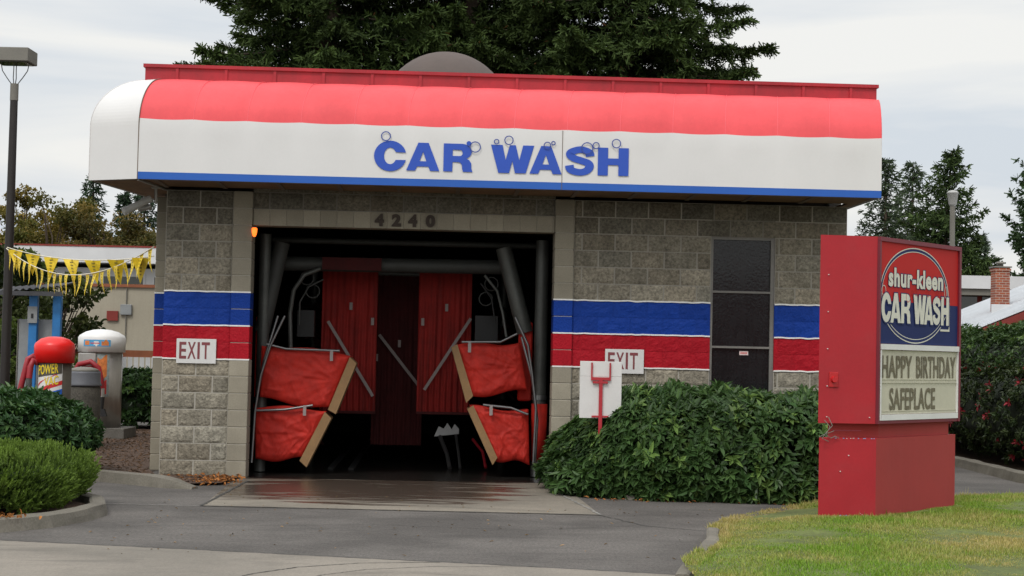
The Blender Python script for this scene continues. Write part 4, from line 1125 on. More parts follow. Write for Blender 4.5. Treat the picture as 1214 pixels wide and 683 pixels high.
# ------------------------------------------------------------------ wash machinery in the bay
def lx(x, y, z): return Vector(loc(x, y, z))
gt = empty('wash_gantry', loc(2.9, 1.2, 0), TH); tag(gt, 'grey pipe frame of wash machine standing just inside the open bay', 'machine')
gx, gy = 2.9, 1.2
def G(x, y, z): return (x-gx, y-gy, z)
def gpipe(name, pts, r, mat='gal', n=16, parent=gt):
    q = MB(); q.tube([G(*p_) for p_ in pts], r, n); return q.build(name, M[mat], parent)
gpipe('post', [(4.68,.9,.02),(4.68,.9,3.05)], .085)
q = MB(); q.tube([G(4.68,.9,.02), G(4.68,.9,.2)], .098, 16); q.build('collar', M['steel'], gt); q = MB(); q.tube([G(4.68,.9,1.0), G(4.68,.9,1.06)], .098, 16); q.build('collar', M['steel'], gt)
gpipe('post', [(1.12,.95,.02),(1.12,.95,3.05)], .075)
gpipe('brace', [(4.18,1.0,2.95),(4.48,1.0,1.86)], .105)
gpipe('brace', [(1.33,1.0,2.95),(1.10,1.0,1.8)], .10, 'pipe_dark')
gpipe('crossbar', [(1.25,1.4,2.70),(4.35,1.4,2.72)], .095, 'pipe_dark')
gpipe('crossbar', [(1.15,1.6,3.02),(4.75,1.6,3.02)], .04, 'pipe_dark')
q = MB(); q.box(*[c for c in (1.83-gx, 2.60-gx)], 1.27-gy, 1.30-gy, 2.63, 2.79); q.build('valance', M['cloth_dark'], gt)
gpipe('hose', [(1.45,1.25,1.6),(1.43,1.25,2.05),(1.47,1.25,2.35),(1.60,1.25,2.55),(1.80,1.3,2.64)], .03, 'gal', 10)
gpipe('hose', [(1.55,1.3,1.9),(1.55,1.3,2.2),(1.66,1.3,2.4),(1.85,1.3,2.5)], .012, 'pipe_dark', 8)
gpipe('hose', [(3.95,1.25,2.6),(4.12,1.25,2.4),(4.2,1.25,2.1),(4.25,1.2,1.8)], .02, 'gal', 10)
gpipe('hose', [(3.9,1.3,2.5),(4.05,1.3,2.3),(4.1,1.3,2.0)], .012, 'rubber', 8)
for cx_, cz_ in ((1.62,2.52),(1.70,2.35),(4.05,2.5),(3.98,2.3)):
    q = MB(); pts = [G(cx_+.09*math.cos(t_*.6), 1.5, cz_+.09*math.sin(t_*.6)) for t_ in range(12)]; q.tube(pts, .010, 6); q.build('coil', M['pipe_dark'], gt)
q = MB(); q.box(1.5-gx,1.72-gx,1.6-gy,1.8-gy,1.75,2.1); q.build('motor_box', M['rubber'], gt)
q = MB(); q.box(3.85-gx,4.15-gx,1.6-gy,1.8-gy,1.72,2.08); q.build('motor_box', M['rubber'], gt)
q = MB()
q.lathe([(.10,.22),(.104,.95)], 4.68-gx, .9-gy, 24); q.build('sleeve', M['foam_red'], gt)
q = MB(); q.box(1.02-gx,1.16-gx,.99-gy,1.07-gy,.95,2.0,bv=.02); q.build('side_pad', M['foam_red'], gt)
q = MB(); q.box(4.40-gx,4.58-gx,.99-gy,1.07-gy,.98,2.0,bv=.02); q.build('side_pad', M['foam_red'], gt)
q = MB(); q.box(1.02-gx,1.13-gx,.99-gy,1.07-gy,.15,.90,bv=.02); q.build('side_pad', M['foam_red'], gt)
for pts in ([(4.33,.62,2.05),(4.50,.6,1.7),(4.56,.6,1.35),(4.62,.6,.9),(4.60,.6,.2)], [(4.42,.66,1.8),(4.56,.62,1.3),(4.64,.62,.75),(4.62,.62,.2)],
            [(1.42,.62,2.0),(1.25,.6,1.62),(1.14,.6,1.25),(1.08,.6,.8),(1.06,.55,.15)], [(1.33,.66,2.0),(1.18,.62,1.45),(1.10,.62,1.0)]):
    gpipe('guide_rod', pts, .017, 'steel', 8)

def padded_arm(quad, board, y0, dep, label, seed, rail):
    cx_ = sum(p_[0] for p_ in quad)/4; cz_ = min(p_[1] for p_ in quad)
    r_ = empty('padded_arm', loc(cx_, y0+dep/2, cz_), TH); tag(r_, label, 'padded arm', 'red padded wash arms')
    TL, TR, BR, BL = quad; nx, nz = 70, 44; v = []
    def pt(s, t):
        # slight scallop of the lower and upper edge
        x = (TL[0]*(1-s)+TR[0]*s)*(1-t) + (BL[0]*(1-s)+BR[0]*s)*t
        z = (TL[1]*(1-s)+TR[1]*s)*(1-t) + (BL[1]*(1-s)+BR[1]*s)*t
        z += (.025*math.sin(s*PI*2+seed))*(2*t-1)
        return x, z
    for j in range(nz+1):
        for i in range(nx+1):
            s, t = i/nx, j/nz; x, z = pt(s, t)
            ed = min(s, 1-s, t, 1-t); puff = min(1, ed/.12)**.5
            fan = noise.noise(Vector((s*2+seed, math.atan2(t-.5, (s-.95) if TR[0] > TL[0] else (s-.05))*5, seed)))
            wr = .012*noise.fractal(Vector((s*5+seed, t*4, seed)), 1, 2, 4) + .012*fan
            w_c = noise.noise(Vector((s*3+seed, t*3, seed*3)))
            c1_ = abs(math.sin(s*5+t*5+seed+1.8*w_c)); c2_ = abs(math.sin(s*8-t*4+seed*2+2.0*w_c)); c3_ = abs(math.sin(s*26*(1+.3*w_c)+4*t))
            crease = -.013*(1-c1_)**3 - .009*(1-c2_)**3 - .007*(1-c3_)**2*(1 if t > .75 or t < .25 else .3)
            v.append((x-cx_, -dep/2 - .05*puff + (wr+crease)*puff*1.0, z-cz_))
    n1_ = nx+1; f = [(j*n1_+i, j*n1_+i+1, (j+1)*n1_+i+1, (j+1)*n1_+i) for j in range(nz) for i in range(nx)]
    q = MB(); q.add(v, f, 0, smooth=True)
    per = [(i, 0) for i in range(nx+1)] + [(nx, j) for j in range(1, nz+1)] + [(i, nz) for i in range(nx-1, -1, -1)] + [(0, j) for j in range(nz-1, 0, -1)]
    pv = []
    for (i, j) in per:
        p_ = v[j*n1_+i]; pv.append(p_); 
    for (i, j) in per:
        p_ = v[j*n1_+i]; pv.append((p_[0], dep/2, p_[2]))
    m_ = len(per); q.add(pv, [(k, k+m_, (k+1) % m_+m_, (k+1) % m_) for k in range(m_)], 0, smooth=True)
    q.build('padding', M['foam_red'], r_)
    q = MB(); q.prism([(x-cx_, z-cz_) for x, z in board], -dep/2-.075, dep/2-.05); q.build('end_board', M['board'], r_)
    q = MB(); q.tube([(x-cx_, -dep/2-.09, z-cz_) for x, z in rail], .016, 8); q.build('rail', M['steel'], r_)
    e_ = rail[-1] if abs(rail[-1][0]-2.9) < abs(rail[0][0]-2.9) else rail[0]; sgn = -1 if e_[0] < 2.9 else 1
    tx = e_[0] + sgn*.10
    q = MB(); q.box(tx-.02-cx_, tx+.02-cx_, -dep/2-.112, -dep/2-.105, e_[1]-.13-cz_, e_[1]+.0-cz_); q.build('tab', M['strap'], r_)
    return r_
padded_arm([(1.13,1.64),(2.26,1.53),(2.00,.84),(1.12,.95)], [(2.25,1.50),(2.335,1.42),(2.09,.775),(1.99,.83)], .72, .42, 'upper red padded arm on the left side of the bay', 1, [(1.20,1.64),(1.45,1.585),(2.12,1.575)])
padded_arm([(1.06,.85),(1.97,.83),(1.68,.20),(1.09,.17)], [(1.95,.80),(2.035,.72),(1.74,.10),(1.65,.18)], .72, .42, 'lower red padded arm on the left side of the bay', 2, [(1.08,.80),(1.45,.82),(1.80,.88)])
padded_arm([(3.57,1.68),(4.40,1.73),(4.51,1.12),(3.80,1.03)], [(3.53,1.65),(3.605,1.69),(3.82,1.04),(3.735,.95)], .72, .42, 'upper red padded arm on the right side of the bay', 3, [(4.36,1.84),(4.15,1.73),(3.66,1.72)])
padded_arm([(3.78,.90),(4.53,.86),(4.56,.19),(4.13,.23)], [(3.75,.87),(3.825,.92),(4.145,.265),(4.085,.17)], .72, .42, 'lower red padded arm on the right side of the bay', 4, [(4.52,.82),(4.30,.90),(3.95,.93)])

def curtain(x0, x1, z0, z1, y, mat, label, seed, straps=(), hem=True):
    cx_ = (x0+x1)/2; r_ = empty('curtain', loc(cx_, y, 0), TH); tag(r_, label, 'curtain', 'red cloth curtains in the wash bay')
    nx, nz = 56, 24; v = []
    for j in range(nz+1):
        for i in range(nx+1):
            s, t = i/nx, j/nz; x = x0 + (x1-x0)*s
            fold = .022*math.sin(s*PI*2*9 + .8*math.sin(t*3+seed)) * (.35+.65*(1-t)) + .035*noise.noise(Vector((s*5+seed, t*2, seed)))
            v.append((x-cx_, fold, z0+(z1-z0)*t))
    q = MB(); q.add(v, [(j*(nx+1)+i, j*(nx+1)+i+1, (j+1)*(nx+1)+i+1, (j+1)*(nx+1)+i) for j in range(nz) for i in range(nx)], smooth=True)
    q.build('cloth', M[mat], r_)
    if hem: q = MB(); q.box(x0-cx_, x1-cx_, -.03, .03, z0-.03, z0+.005); q.build('bottom_bar', M['cloth_dark'], r_)
    q = MB(); q.tube([(x0-cx_,0,z1+.01),(x1-cx_,0,z1+.01)], .03, 8); q.build('top_rail', M['gal'], r_)
    for (a_, b_) in straps:
        q = MB(); d = (Vector((b_[0],0,b_[1]))-Vector((a_[0],0,a_[1]))).normalized(); nr = Vector((-d.z,0,d.x))*.020
        A_ = Vector((a_[0]-cx_,-.085,a_[1])); B_ = Vector((b_[0]-cx_,-.085,b_[1]))
        th_ = Vector((0,.006,0))
        q.add([A_-nr,A_+nr,B_+nr,B_-nr,A_-nr+th_,A_+nr+th_,B_+nr+th_,B_-nr+th_], [(0,1,2,3),(7,6,5,4),(0,4,5,1),(1,5,6,2),(2,6,7,3),(3,7,4,0)])
        q.build('strap', M['strap'], r_)
    for tx, tz in ((cx_+.02, z0+1.42), (x1-.06 if seed == 1 else x0+.06, z0+1.22)):
        q = MB(); q.box(tx-.02-cx_, tx+.02-cx_, -.07, -.064, tz-.05, tz+.05); q.build('tab', M['strap'], r_)
    return r_
curtain(1.78, 2.53, .76, 2.69, 2.2, 'cloth_red', 'red hanging curtain left of the dark centre curtain', 1, [((1.87,1.97),(2.50,.97))])
curtain(3.09, 3.81, .77, 2.69, 2.2, 'cloth_red', 'red hanging curtain right of the dark centre curtain', 2, [((3.80,2.05),(3.19,1.07))])
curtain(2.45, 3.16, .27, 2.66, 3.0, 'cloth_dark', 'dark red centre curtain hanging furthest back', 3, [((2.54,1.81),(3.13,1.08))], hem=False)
# brush rollers deeper inside
def roller(x, y, label):
    r_ = empty('brush_roller', loc(x, y, 0), TH); tag(r_, label, 'brush', 'tall dark brush rollers')
    q = MB(); q.tube([(0,0,.05),(0,0,2.8)], .05, 12); q.build('shaft', M['gal'], r_)
    rg = random.Random(int(x*100)); q = MB()
    for k in range(260):
        a_ = rg.uniform(0,2*PI); z = rg.uniform(.35,2.3); l_ = rg.uniform(.25,.36); dz = -rg.uniform(.05,.2)
        d = Vector((math.cos(a_), math.sin(a_), 0)); s_ = Vector((-d.y, d.x, 0))*.03
        b_ = Vector((0,0,z)) + d*.05; e_ = Vector((0,0,z+dz)) + d*l_
        q.add([b_-s_, b_+s_, e_+s_*1.3, e_-s_*1.3], [(0,1,2,3)])
    q.build('bristles', M['cloth_dark'], r_)
roller(1.5, 4.6, 'dark brush roller deep in the bay on the left'); roller(4.35, 4.6, 'dark brush roller deep in the bay on the right')
nz_ = empty('sprayer_stand', loc(3.52, 2.6, 0), TH); tag(nz_, 'galvanised low sprayer bracket on the wet bay floor below the right curtain', 'bracket')
q = MB(); q.prism([(-.18,.42),(.16,.46),(.16,.53),(.10,.60),(.06,.52),(.0,.61),(-.05,.53),(-.12,.56)], -.01, .01); q.build('splash_plate', M['steel'], nz_)
q = MB(); q.tube([(-.10,0,.42),(.0,-.3,.2),(.04,-.5,.02)], .03, 8); q.tube([(.12,0,.44),(.16,-.3,.2),(.18,-.5,.02)], .02, 8); q.build('legs', M['steel'], nz_)
q = MB(); q.tube([(.35,-.2,.40),(.48,-.5,.25),(.52,-.7,.05)], .02, 8); q.build('hose', M['hose_red'], nz_)

# ------------------------------------------------------------------ directional sign seen from behind
ds = empty('street_sign', (1.034,19.2,-.079), .02); tag(ds, 'back of a square white sign on a red steel post standing in the hedge', 'sign')
q = MB(); q.box(-.24,.235,0,.006,1.43,1.60,bv=.002); q.box(-.24,.235,0,.006,.955,1.428,bv=.002); q.build('panel', M['white_paint'], ds)
q = MB(); q.box(-.022,.018,-.03,-.004,.02,1.40); q.build('post', M['post_red'], ds)
q = MB(); q.box(-.115,.11,-.026,-.003,1.385,1.42); q.box(-.115,-.098,-.022,-.003,1.42,1.585); q.box(.093,.11,-.022,-.003,1.42,1.585); q.box(-.095,.075,-.0325,-.003,1.35,1.375); q.build('bracket', M['post_red'], ds)
q = MB(); q.box(-.10,.09,-.024,-.003,.965,.985); q.build('bracket', M['post_red'], ds)

# ------------------------------------------------------------------ PYLON SIGN
A = Vector((2.905,15.90)); B = Vector((3.46,15.98)); aT = math.radians(49); u = Vector((math.cos(aT), math.sin(aT))); LT = 1.756; FS = .962   # face layout is drawn 1.756 wide, then fitted
C_ = B + u*LT*FS; D_ = A + u*LT*FS
ps = empty('pylon_sign', (A.x, A.y, .08)); tag(ps, 'tall red car wash pylon with lettered message board standing on the lawn', 'sign')
def pl(pts): return [(q_.x-A.x, q_.y-A.y) for q_ in pts]
def inset(pts, d):
    c = sum(pts, Vector((0,0)))/4; return [q_ + (c-q_).normalized()*d for q_ in pts]
quad = [A, B, C_, D_]
qb = [A+Vector((.012,0)), B+Vector((.012,0)), C_+Vector((-.02,-.02)), D_]
q = MB(); q.slab(pl(qb), -.04, .785)
base_o = q.build('base', [M['sign_red'], M['sign_red_faded']], ps)
for f_ in base_o.data.polygons:
    if f_.normal.dot(Vector((u.y,-u.x,0))) > .9: f_.material_index = 1
q = MB(); q.slab(pl(inset(quad, .14)), .786, .92); q.build('neck', M['sign_red_faded'], ps)
ZC0, ZC1 = .92, 2.695
q = MB(); q.slab(pl(quad), ZC0, ZC1); cab = q.build('cabinet', M['sign_red'], ps)
# text face: local frame along u starting at B, outward normal
nrm = Vector((u.y, -u.x))
fa = bpy.data.objects.new('text_face', None)
def facebuild(mb, name, mats, parent):
    """mb coordinates: x = along face from B, y = -outward, z above base origin"""
    mb.v = [(B.x-A.x + u.x*x*FS + -nrm.x*y, B.y-A.y + u.y*x*FS - nrm.y*y, z-.08) for x, y, z in mb.v]
    return mb.build(name, mats, parent)
q = MB(); q.box(0.0,LT,-.035,-.002,2.735,2.775); q.box(0,.03,-.03,-.002,1.0,2.733); q.box(LT-.045,LT,-.035,-.002,1.0,2.733); q.box(.03,LT-.045,-.03,-.002,1.0,1.03)
facebuild(q, 'frame', M['sign_frame'], cab)
q = MB(); q.box(.03,LT-.045,-.016,-.002,2.17,2.735); facebuild(q, 'red_panel', M['panel_red'], cab)
q = MB(); q.box(.03,LT-.045,-.016,-.002,1.762,2.169); facebuild(q, 'navy_panel', M['panel_navy'], cab)
q = MB(); q.box(.035,LT-.045,-.040,-.002,1.705,1.758); q.box(.032,.055,-.034,-.002,1.032,1.70); q.box(.06,LT-.05,-.036,-.002,1.032,1.085); q.box(LT-.062,LT-.047,-.034,-.002,1.088,1.70); facebuild(q, 'trim', M['white_paint'], cab)
q = MB(); q.box(.056,LT-.063,-.014,-.002,1.088,1.384); q.box(.056,LT-.063,-.014,-.002,1.396,1.70)
q.box(.056,LT-.063,-.022,-.002,1.385,1.395)
q.box(.056,LT-.063,-.020,-.0145,1.115,1.121); q.box(.056,LT-.063,-.020,-.0145,1.418,1.424)
msg = facebuild(q, 'message_board', M['panel_cream'], cab)
q = MB()
add_text(q, 'HAPPY', .085, -.021, 1.435, .62, .215, .02); add_text(q, 'BIRTHDAY', .80, -.021, 1.435, .87, .215, .02)
add_text(q, 'SAFEPLACE', .245, -.021, 1.125, .97, .215, .02)
facebuild(q, 'message_letters', M['panel_letter'], msg)
q = MB()
ring(q, .76, -.0185, 2.24, .735, .468, .010, 0, 72); ring(q, .76, -.0180, 2.24, .722, .456, .026, 1, 72); ring(q, .76, -.0185, 2.24, .700, .432, .007, 0, 72)
ring(q, .10, -.020, 2.27, .045, .05, .007, 0, 20); ring(q, 1.43, -.020, 2.30, .035, .06, .007, 0, 20); ring(q, .60, -.024, 2.22, .045, .05, .007, 2, 20)
for cx_, r_ in ((.70,.025),(.77,.03),(1.03,.03),(1.25,.03),(1.30,.045)): ring(q, cx_, -.0245, 2.27, r_, r_*1.1, .006, 2, 16)
q.box(1.32,1.52,-.0195,-.0165,1.905,1.925,0); q.box(1.505,1.52,-.0195,-.0165,1.925,2.2,0)
facebuild(q, 'emblem', [M['sign_white'], M['panel_navy'], M['panel_red']], cab)
q = MB()
add_text(q, 'shur-kleen', .19, -.0235, 2.31, 1.17, .185, .04, 0)
v_, f_ = text_mesh('shur-kleen', 1.195, .205, .075); q.add([(x+.185, -.0215, z+2.297) for x,_,z in v_], f_, 1)
for ch, x_, w_ in (('C',.05,.20),('A',.235,.215),('R',.455,.20),('W',.715,.27),('A',.945,.20),('S',1.135,.17),('H',1.32,.175)):
    add_glyph(q, ch, x_, -.0235, 1.965, w_, .285, 0, 0); add_glyph(q, ch, x_+.004, -.0215, 1.962, w_, .285, .013, 1)
facebuild(q, 'brand_lettering', [M['sign_white'], M['panel_navy']], cab)
# end face bits: switch box, wires, screws, peeled paint
ue = (B-A).normalized(); ne = Vector((ue.y,-ue.x))
def endbuild(mb, name, mats, parent):
    mb.v = [(ue.x*x - ne.x*y, ue.y*x - ne.y*y, z-.08) for x, y, z in mb.v]; return mb.build(name, mats, parent)
q = MB(); q.box(.10,.19,-.012,-.001,1.34,1.48,bv=.003); q.tube([(.145,-.012,1.41),(.145,-.045,1.41)], [.032,.026], 14)
endbuild(q, 'switch_box', M['lens_red'], ps)
for x, z in ((.08,1.06),(.08,1.35),(.08,1.7),(.08,2.05),(.08,2.4),(.5,1.06),(.3,.70),(.22,.55)):
    q = MB(); q.box(x-.004,x+.004,-.016,-.001,z-.004,z+.004); endbuild(q, 'screw', M['white_paint'], ps)
q = MB()
q.tube([(.05,-.03,1.03),(.10,-.05,.97),(.06,-.06,.90),(.11,-.04,.86),(.16,-.03,.88),(.20,-.02,.86)], .004, 6)
q.tube([(.09,-.03,1.06),(.12,-.06,.98),(.07,-.05,.92),(.02,-.06,.86),(.09,-.04,.83)], .004, 6)
q.tube([(.0,-.03,.87),(.06,-.05,.90),(.14,-.05,.93)], .0035, 6)
endbuild(q, 'loose_wires', M['lamp_grey'], ps)
q = MB(); q.box(.14,.42,-.006,-.001,.93,.938); endbuild(q, 'bottom_strip', M['sign_frame'], ps)
rg = random.Random(4); q = MB()
for k in range(26):
    x = rg.uniform(.2,.5); z = .125+rg.random()**2*.035; s_ = rg.uniform(.004,.012); q.prism([(x-s_,z),(x+s_,z-.002),(x+s_*.6,z+s_*.6),(x-s_*.4,z+s_*.5)], -.0135, -.0125, rg.randint(0,1))
for k in range(14):
    x = rg.uniform(.15,.55); s_ = rg.uniform(.004,.012); q.prism([(x-s_,.858),(x+s_,.858),(x+s_*.6,.864),(x-s_*.4,.864)], -.0135, -.0125, rg.randint(0,1))
endbuild(q, 'paint_chips', [M['decal_cyan'], M['white_paint']], ps)

# ------------------------------------------------------------------ lamp post (left)
lp = empty('lamp_post', (-8.37,28,0)); tag(lp, 'tall dark lamp post with a grey box head at left edge', 'street lamp')
q = MB(); q.tube([(0,0,0),(0,0,5.72)], [.085,.062], 14); q.lathe([(.14,0),(.14,.05),(.09,.1)], 0, 0, 16); q.build('pole', M['pole_dark'], lp)
q = MB(); q.tube([(0,0,5.62),(0,0,5.90)], .068, 14); q.build('sleeve', M['lamp_grey'], lp)
for sx, sy in ((-1,.0),(1,.0),(0,-1),(0,1)):
    q = MB(); q.tube([(sx*.04,sy*.04,5.88),(sx*.13+.01*sy,sy*.05,6.0),(sx*.21,sy*.07,6.12),(sx*.235,sy*.07,6.25)], .008, 6); q.build('bracket', M['gal'], lp)
q = MB(); q.box(-.30,.29,-.28,.28,6.245,6.47,bv=.008); q.build('head', M['lamp_grey'], lp)
q = MB(); q.box(-.25,.24,-.23,.23,6.235,6.244); q.build('lens', M['glass_plain'], lp)
lp2 = empty('lamp_post', (12.78,49,0)); tag(lp2, 'slender grey lamp post with a pale head before the distant firs', 'street lamp')
q = MB(); q.tube([(0,0,0),(0,0,6.15)], .075, 10); q.build('pole', M['lamp_grey'], lp2)
q = MB(); q.lathe([(.07,6.12),(.12,6.2),(.16,6.5),(.18,6.52),(.12,6.58),(.02,6.60)], 0, 0, 14); q.build('head', M['camera_body'], lp2)

# ------------------------------------------------------------------ vacuums, bin
def cyl_text(mb, s, R, zc, W, H, a0, bold, mi, skew=0.0, off=.004):
    v_, f_ = text_mesh(s, W, H, bold)
    out = []
    for x, _, z in v_:
        an = -PI/2 + a0 + (x-W/2)/R; out.append(((R+off)*math.cos(an), (R+off)*math.sin(an), zc+z+skew*(x-W/2)))
    mb.add(out, f_, mi)
def cyl_patch(mb, R, pts_fn, a0, a1, n, mi, off=.003):
    v = []
    for i in range(n+1):
        an = a0+(a1-a0)*i/n; z0, z1 = pts_fn(i/n); A_ = -PI/2+an
        v += [((R+off)*math.cos(A_), (R+off)*math.sin(A_), z0), ((R+off)*math.cos(A_), (R+off)*math.sin(A_), z1)]
    mb.add(v, [(2*i,2*i+2,2*i+3,2*i+1) for i in range(n)], mi)
rv = empty('vacuum', (-6.615,24.5,0)); tag(rv, 'coin vacuum with a bright red cap and striped drum decal', 'vacuum', 'coin vacuums')
q = MB(); q.lathe([(.25,0),(.25,1.33)], 0,0,36); q.build('drum', M['drum_brown'], rv)
q = MB(); q.lathe([(.285,1.31),(.29,1.55),(.275,1.59),(.20,1.655),(.10,1.685),(.01,1.69)], 0,0,40); q.build('cap', M['cap_red'], rv)
q = MB()
cyl_patch(q, .25, lambda s: (.62,1.29), -.75, .75, 16, 0, .002)
cyl_patch(q, .25, lambda s: (.62,.80+.14*s**.7), -.72, .75, 16, 1, .004)
cyl_patch(q, .25, lambda s: (.84+.16*s**.7,.90+.16*s**.7), -.72, .75, 16, 2, .004)
cyl_patch(q, .25, lambda s: (.96+.20*s**.7,1.0+.14*s**.7), -.72, .45, 16, 2, .004)
q.build('decal', [M['cap_white'], M['decal_blue'], M['decal_red']], rv)
q = MB(); cyl_patch(q, .25, lambda s: (1.10+.06*s,1.30), -.72, .72, 16, 1, .005); cyl_text(q, 'POWER', .25, 1.15, .30, .14, -.1, .02, 0, .12, .008); cyl_text(q, 'VAC', .25, .99, .20, .13, .12, .02, 0, .14, .008)
q.build('lettering', [M['decal_yellow'], M['drum_brown']], rv)
q = MB(); q.tube([(-.20,-.12,1.33),(-.27,-.16,1.40),(-.33,-.18,1.36),(-.36,-.2,1.2),(-.40,-.22,1.0),(-.44,-.24,.75)], .042, 12)
q.tube([(-.20,-.16,1.30),(-.25,-.20,1.34),(-.28,-.22,1.25),(-.29,-.24,1.08)], .045, 12); q.build('hose', M['hose_red'], rv)
q = MB(); q.tube([(-.29,-.24,1.08),(-.29,-.24,.93)], .045, 12); q.tube([(-.29,-.24,.93),(-.29,-.24,.84)], [.045,.02], 12); q.build('nozzle', M['gal'], rv)

wv = empty('vacuum', (-6.90,28.5,0)); tag(wv, 'stainless coin vacuum with a white domed cap standing on a concrete block', 'vacuum', 'coin vacuums')
q = MB(); q.box(-.45,.52,-.45,.45,0,.20,bv=.01); q.build('plinth', M['concrete_base'], wv)
q = MB(); q.lathe([(.35,.20),(.35,1.5)], 0,0,40); q.build('drum', M['stainless'], wv)
q = MB(); q.lathe([(.39,1.46),(.395,1.70),(.37,1.74),(.27,1.80),(.14,1.835),(.01,1.845)], 0,0,44); q.build('cap', M['cap_white'], wv)
q = MB()
cyl_patch(q, .395, lambda s: (1.555,1.665), -.60, .60, 16, 0, .003)
cyl_patch(q, .395, lambda s: (1.575,1.645), -.52, -.30, 6, 1, .005); cyl_patch(q, .395, lambda s: (1.565+.02*math.sin(s*9),1.64), -.10, .10, 8, 3, .005); cyl_patch(q, .395, lambda s: (1.57,1.65-.02*math.sin(s*8)), .22, .52, 8, 1, .005); cyl_patch(q, .395, lambda s: (1.60,1.615), -.25, .15, 6, 2, .006)
q.build('cap_decal', [M['decal_cyan'], M['decal_orange'], M['decal_red'], M['cap_white']], wv)
q = MB(); cyl_patch(q, .35, lambda s: (.72,1.43), -.05, .62, 10, 0, .003)
cyl_patch(q, .35, lambda s: (1.05+.03*math.sin(s*7),1.38-.04*math.sin(s*5)), .05, .50, 10, 1, .005); cyl_patch(q, .35, lambda s: (.76,.98+.02*math.sin(s*8)), .05, .50, 10, 2, .005)
q.build('drum_decal', [M['decal_grey'], M['decal_orange'], M['decal_red']], wv)
q = MB(); q.box(-.30,.0,-.385,-.30,1.24,1.44,bv=.01); q.build('coin_box', M['stainless'], wv)
q = MB(); q.tube([(-.30,-.42,1.0),(-.34,-.46,1.1),(-.25,-.50,1.25),(-.05,-.52,1.30),(.08,-.52,1.2),(.13,-.50,1.0),(.12,-.50,.75),(.07,-.48,.62)], .045, 12)
q.tube([(-.28,-.40,1.10),(-.18,-.46,1.20),(-.03,-.47,1.2),(.05,-.46,1.05),(.04,-.46,.8),(.0,-.44,.62)], .042, 12); q.build('hose', M['hose_red'], wv)
q = MB(); q.tube([(.15,-.5,.86),(.15,-.5,.72)], .04, 12); q.build('coupling', M['stainless'], wv)
q = MB(); q.tube([(.15,-.5,.72),(.14,-.5,.5)], [.045,.035], 10); q.prism([(.08,.52),(.20,.52),(.24,.40),(.08,.40)], -.56, -.46); q.build('nozzle', M['rubber'], wv)
bn = empty('litter_bin', (-6.555,26,0)); tag(bn, 'squat grey bin with pebble sides between the two vacuums', 'bin')
q = MB(); q.lathe([(.25,.02),(.26,.05),(.26,.92),(.24,.95)], 0,0,32); q.build('body', M['aggregate'], bn)
q = MB(); q.lathe([(.27,.945),(.275,.97),(.255,1.0),(.25,1.14),(.245,1.17)], 0,0,32); q.build('lid', M['bin_grey'], bn)
q = MB(); q.lathe([(.24,1.171),(.20,1.21),(.10,1.235),(.01,1.24)], 0,0,32); q.build('lid_top', M['lamp_grey'], bn)

# ------------------------------------------------------------------ pay shelter
ks = empty('pay_shelter', (-8.6,31,0)); tag(ks, 'small pay shelter with blue posts and dark corrugated roof', 'shelter')
q = MB(); v = []; 
for i in range(41):
    x = -.75+1.25*i/40; z = .02*math.sin(i*1.6)
    v += [(x,-.55,2.50+z+.10*(x+.75)), (x,.55,2.62+z+.10*(x+.75))]
q.add(v, [(2*i,2*i+2,2*i+3,2*i+1) for i in range(40)]); q.box(-.72,.48,-.56,-.53,2.44,2.52); q.build('roof', M['corrugated'], ks)
for x in (-.10,.33):
    q = MB(); q.box(x-.075,x+.075,-.32,-.2,0,2.52,bv=.008); q.build('post', M['post_blue'], ks)
q = MB(); q.box(-.085-.1,.085-.1,-.36,-.325,1.95,2.25); q.box(-.12,-.08,-.372,-.361,2.04,2.12,1); q.build('control_box', [M['panel_grey'], M['rubber']], ks)
q = MB(); q.box(-.40,.25,-.15,-.05,.0,2.02,bv=.01); q.build('machine_cabinet', M['panel_grey'], ks)
q = MB(); q.box(-.42,-.405,-.16,-.04,.0,2.02); q.build('edge_trim', M['lamp_grey'], ks)

# ------------------------------------------------------------------ pennant strings
def pennants(name, p0, p1, sag, n, w_, h_, label, seed, face=None):
    rg = random.Random(seed); r_ = empty(name, p0); tag(r_, label, 'pennant string', 'yellow pennant strings')
    P0, P1 = Vector(p0), Vector(p1)
    def at(t): q_ = P0.lerp(P1, t); q_.z -= sag*4*t*(1-t); return q_ - P0
    q = MB(); q.tube([at(i/24) for i in range(25)], .008, 5); q.build('string', M['string'], r_)
    for i in range(n):
        t = (i+.5)/n; c = at(t); tn = (at(min(1,t+.01))-at(max(0,t-.01))).normalized()
        ang = math.atan2(tn.y, tn.x) if face is None else face
        d = Vector((math.cos(ang), math.sin(ang), 0 if face is not None else tn.z)).normalized(); nrm_ = Vector((-d.y, d.x, 0)).normalized()
        sw = rg.uniform(-.18,.18); tip = Vector((0,0,-h_)) + nrm_*sw*h_ + d*rg.uniform(-.03,.09)
        q = MB(); v = []; N = 6
        for k in range(N+1):
            s = k/N; m_ = c + tip*s + nrm_*.012*math.sin(s*5+i); hw = w_/2*(1-s)*1.0
            v += [m_ - d*hw, m_ + d*hw]
        q.add(v, [(2*k,2*k+1,2*k+3,2*k+2) for k in range(N)], 0)
        # printed dark marks down the middle
        for k in range(5):
            s = .10+.13*k; m_ = c + tip*s + nrm_*.012*math.sin(s*5+i) - nrm_*.006; a_ = w_*.13*(1-s)
            q.add([m_-d*a_, m_+d*a_*rg.uniform(.4,1), m_+d*a_*.7+tip*.055, m_-d*a_*.8+tip*.055], [(0,1,2,3)], 1)
        q.build('pennant', [M['pennant'], M['pennant_mark']], r_)
    return r_
pennants('pennant_string', (-8.37,27.9,3.16), (-4.62,21.7,2.74), .12, 7, .23, .34, 'upper string of broad yellow pennants from lamp post to pier', 3, face=.15)
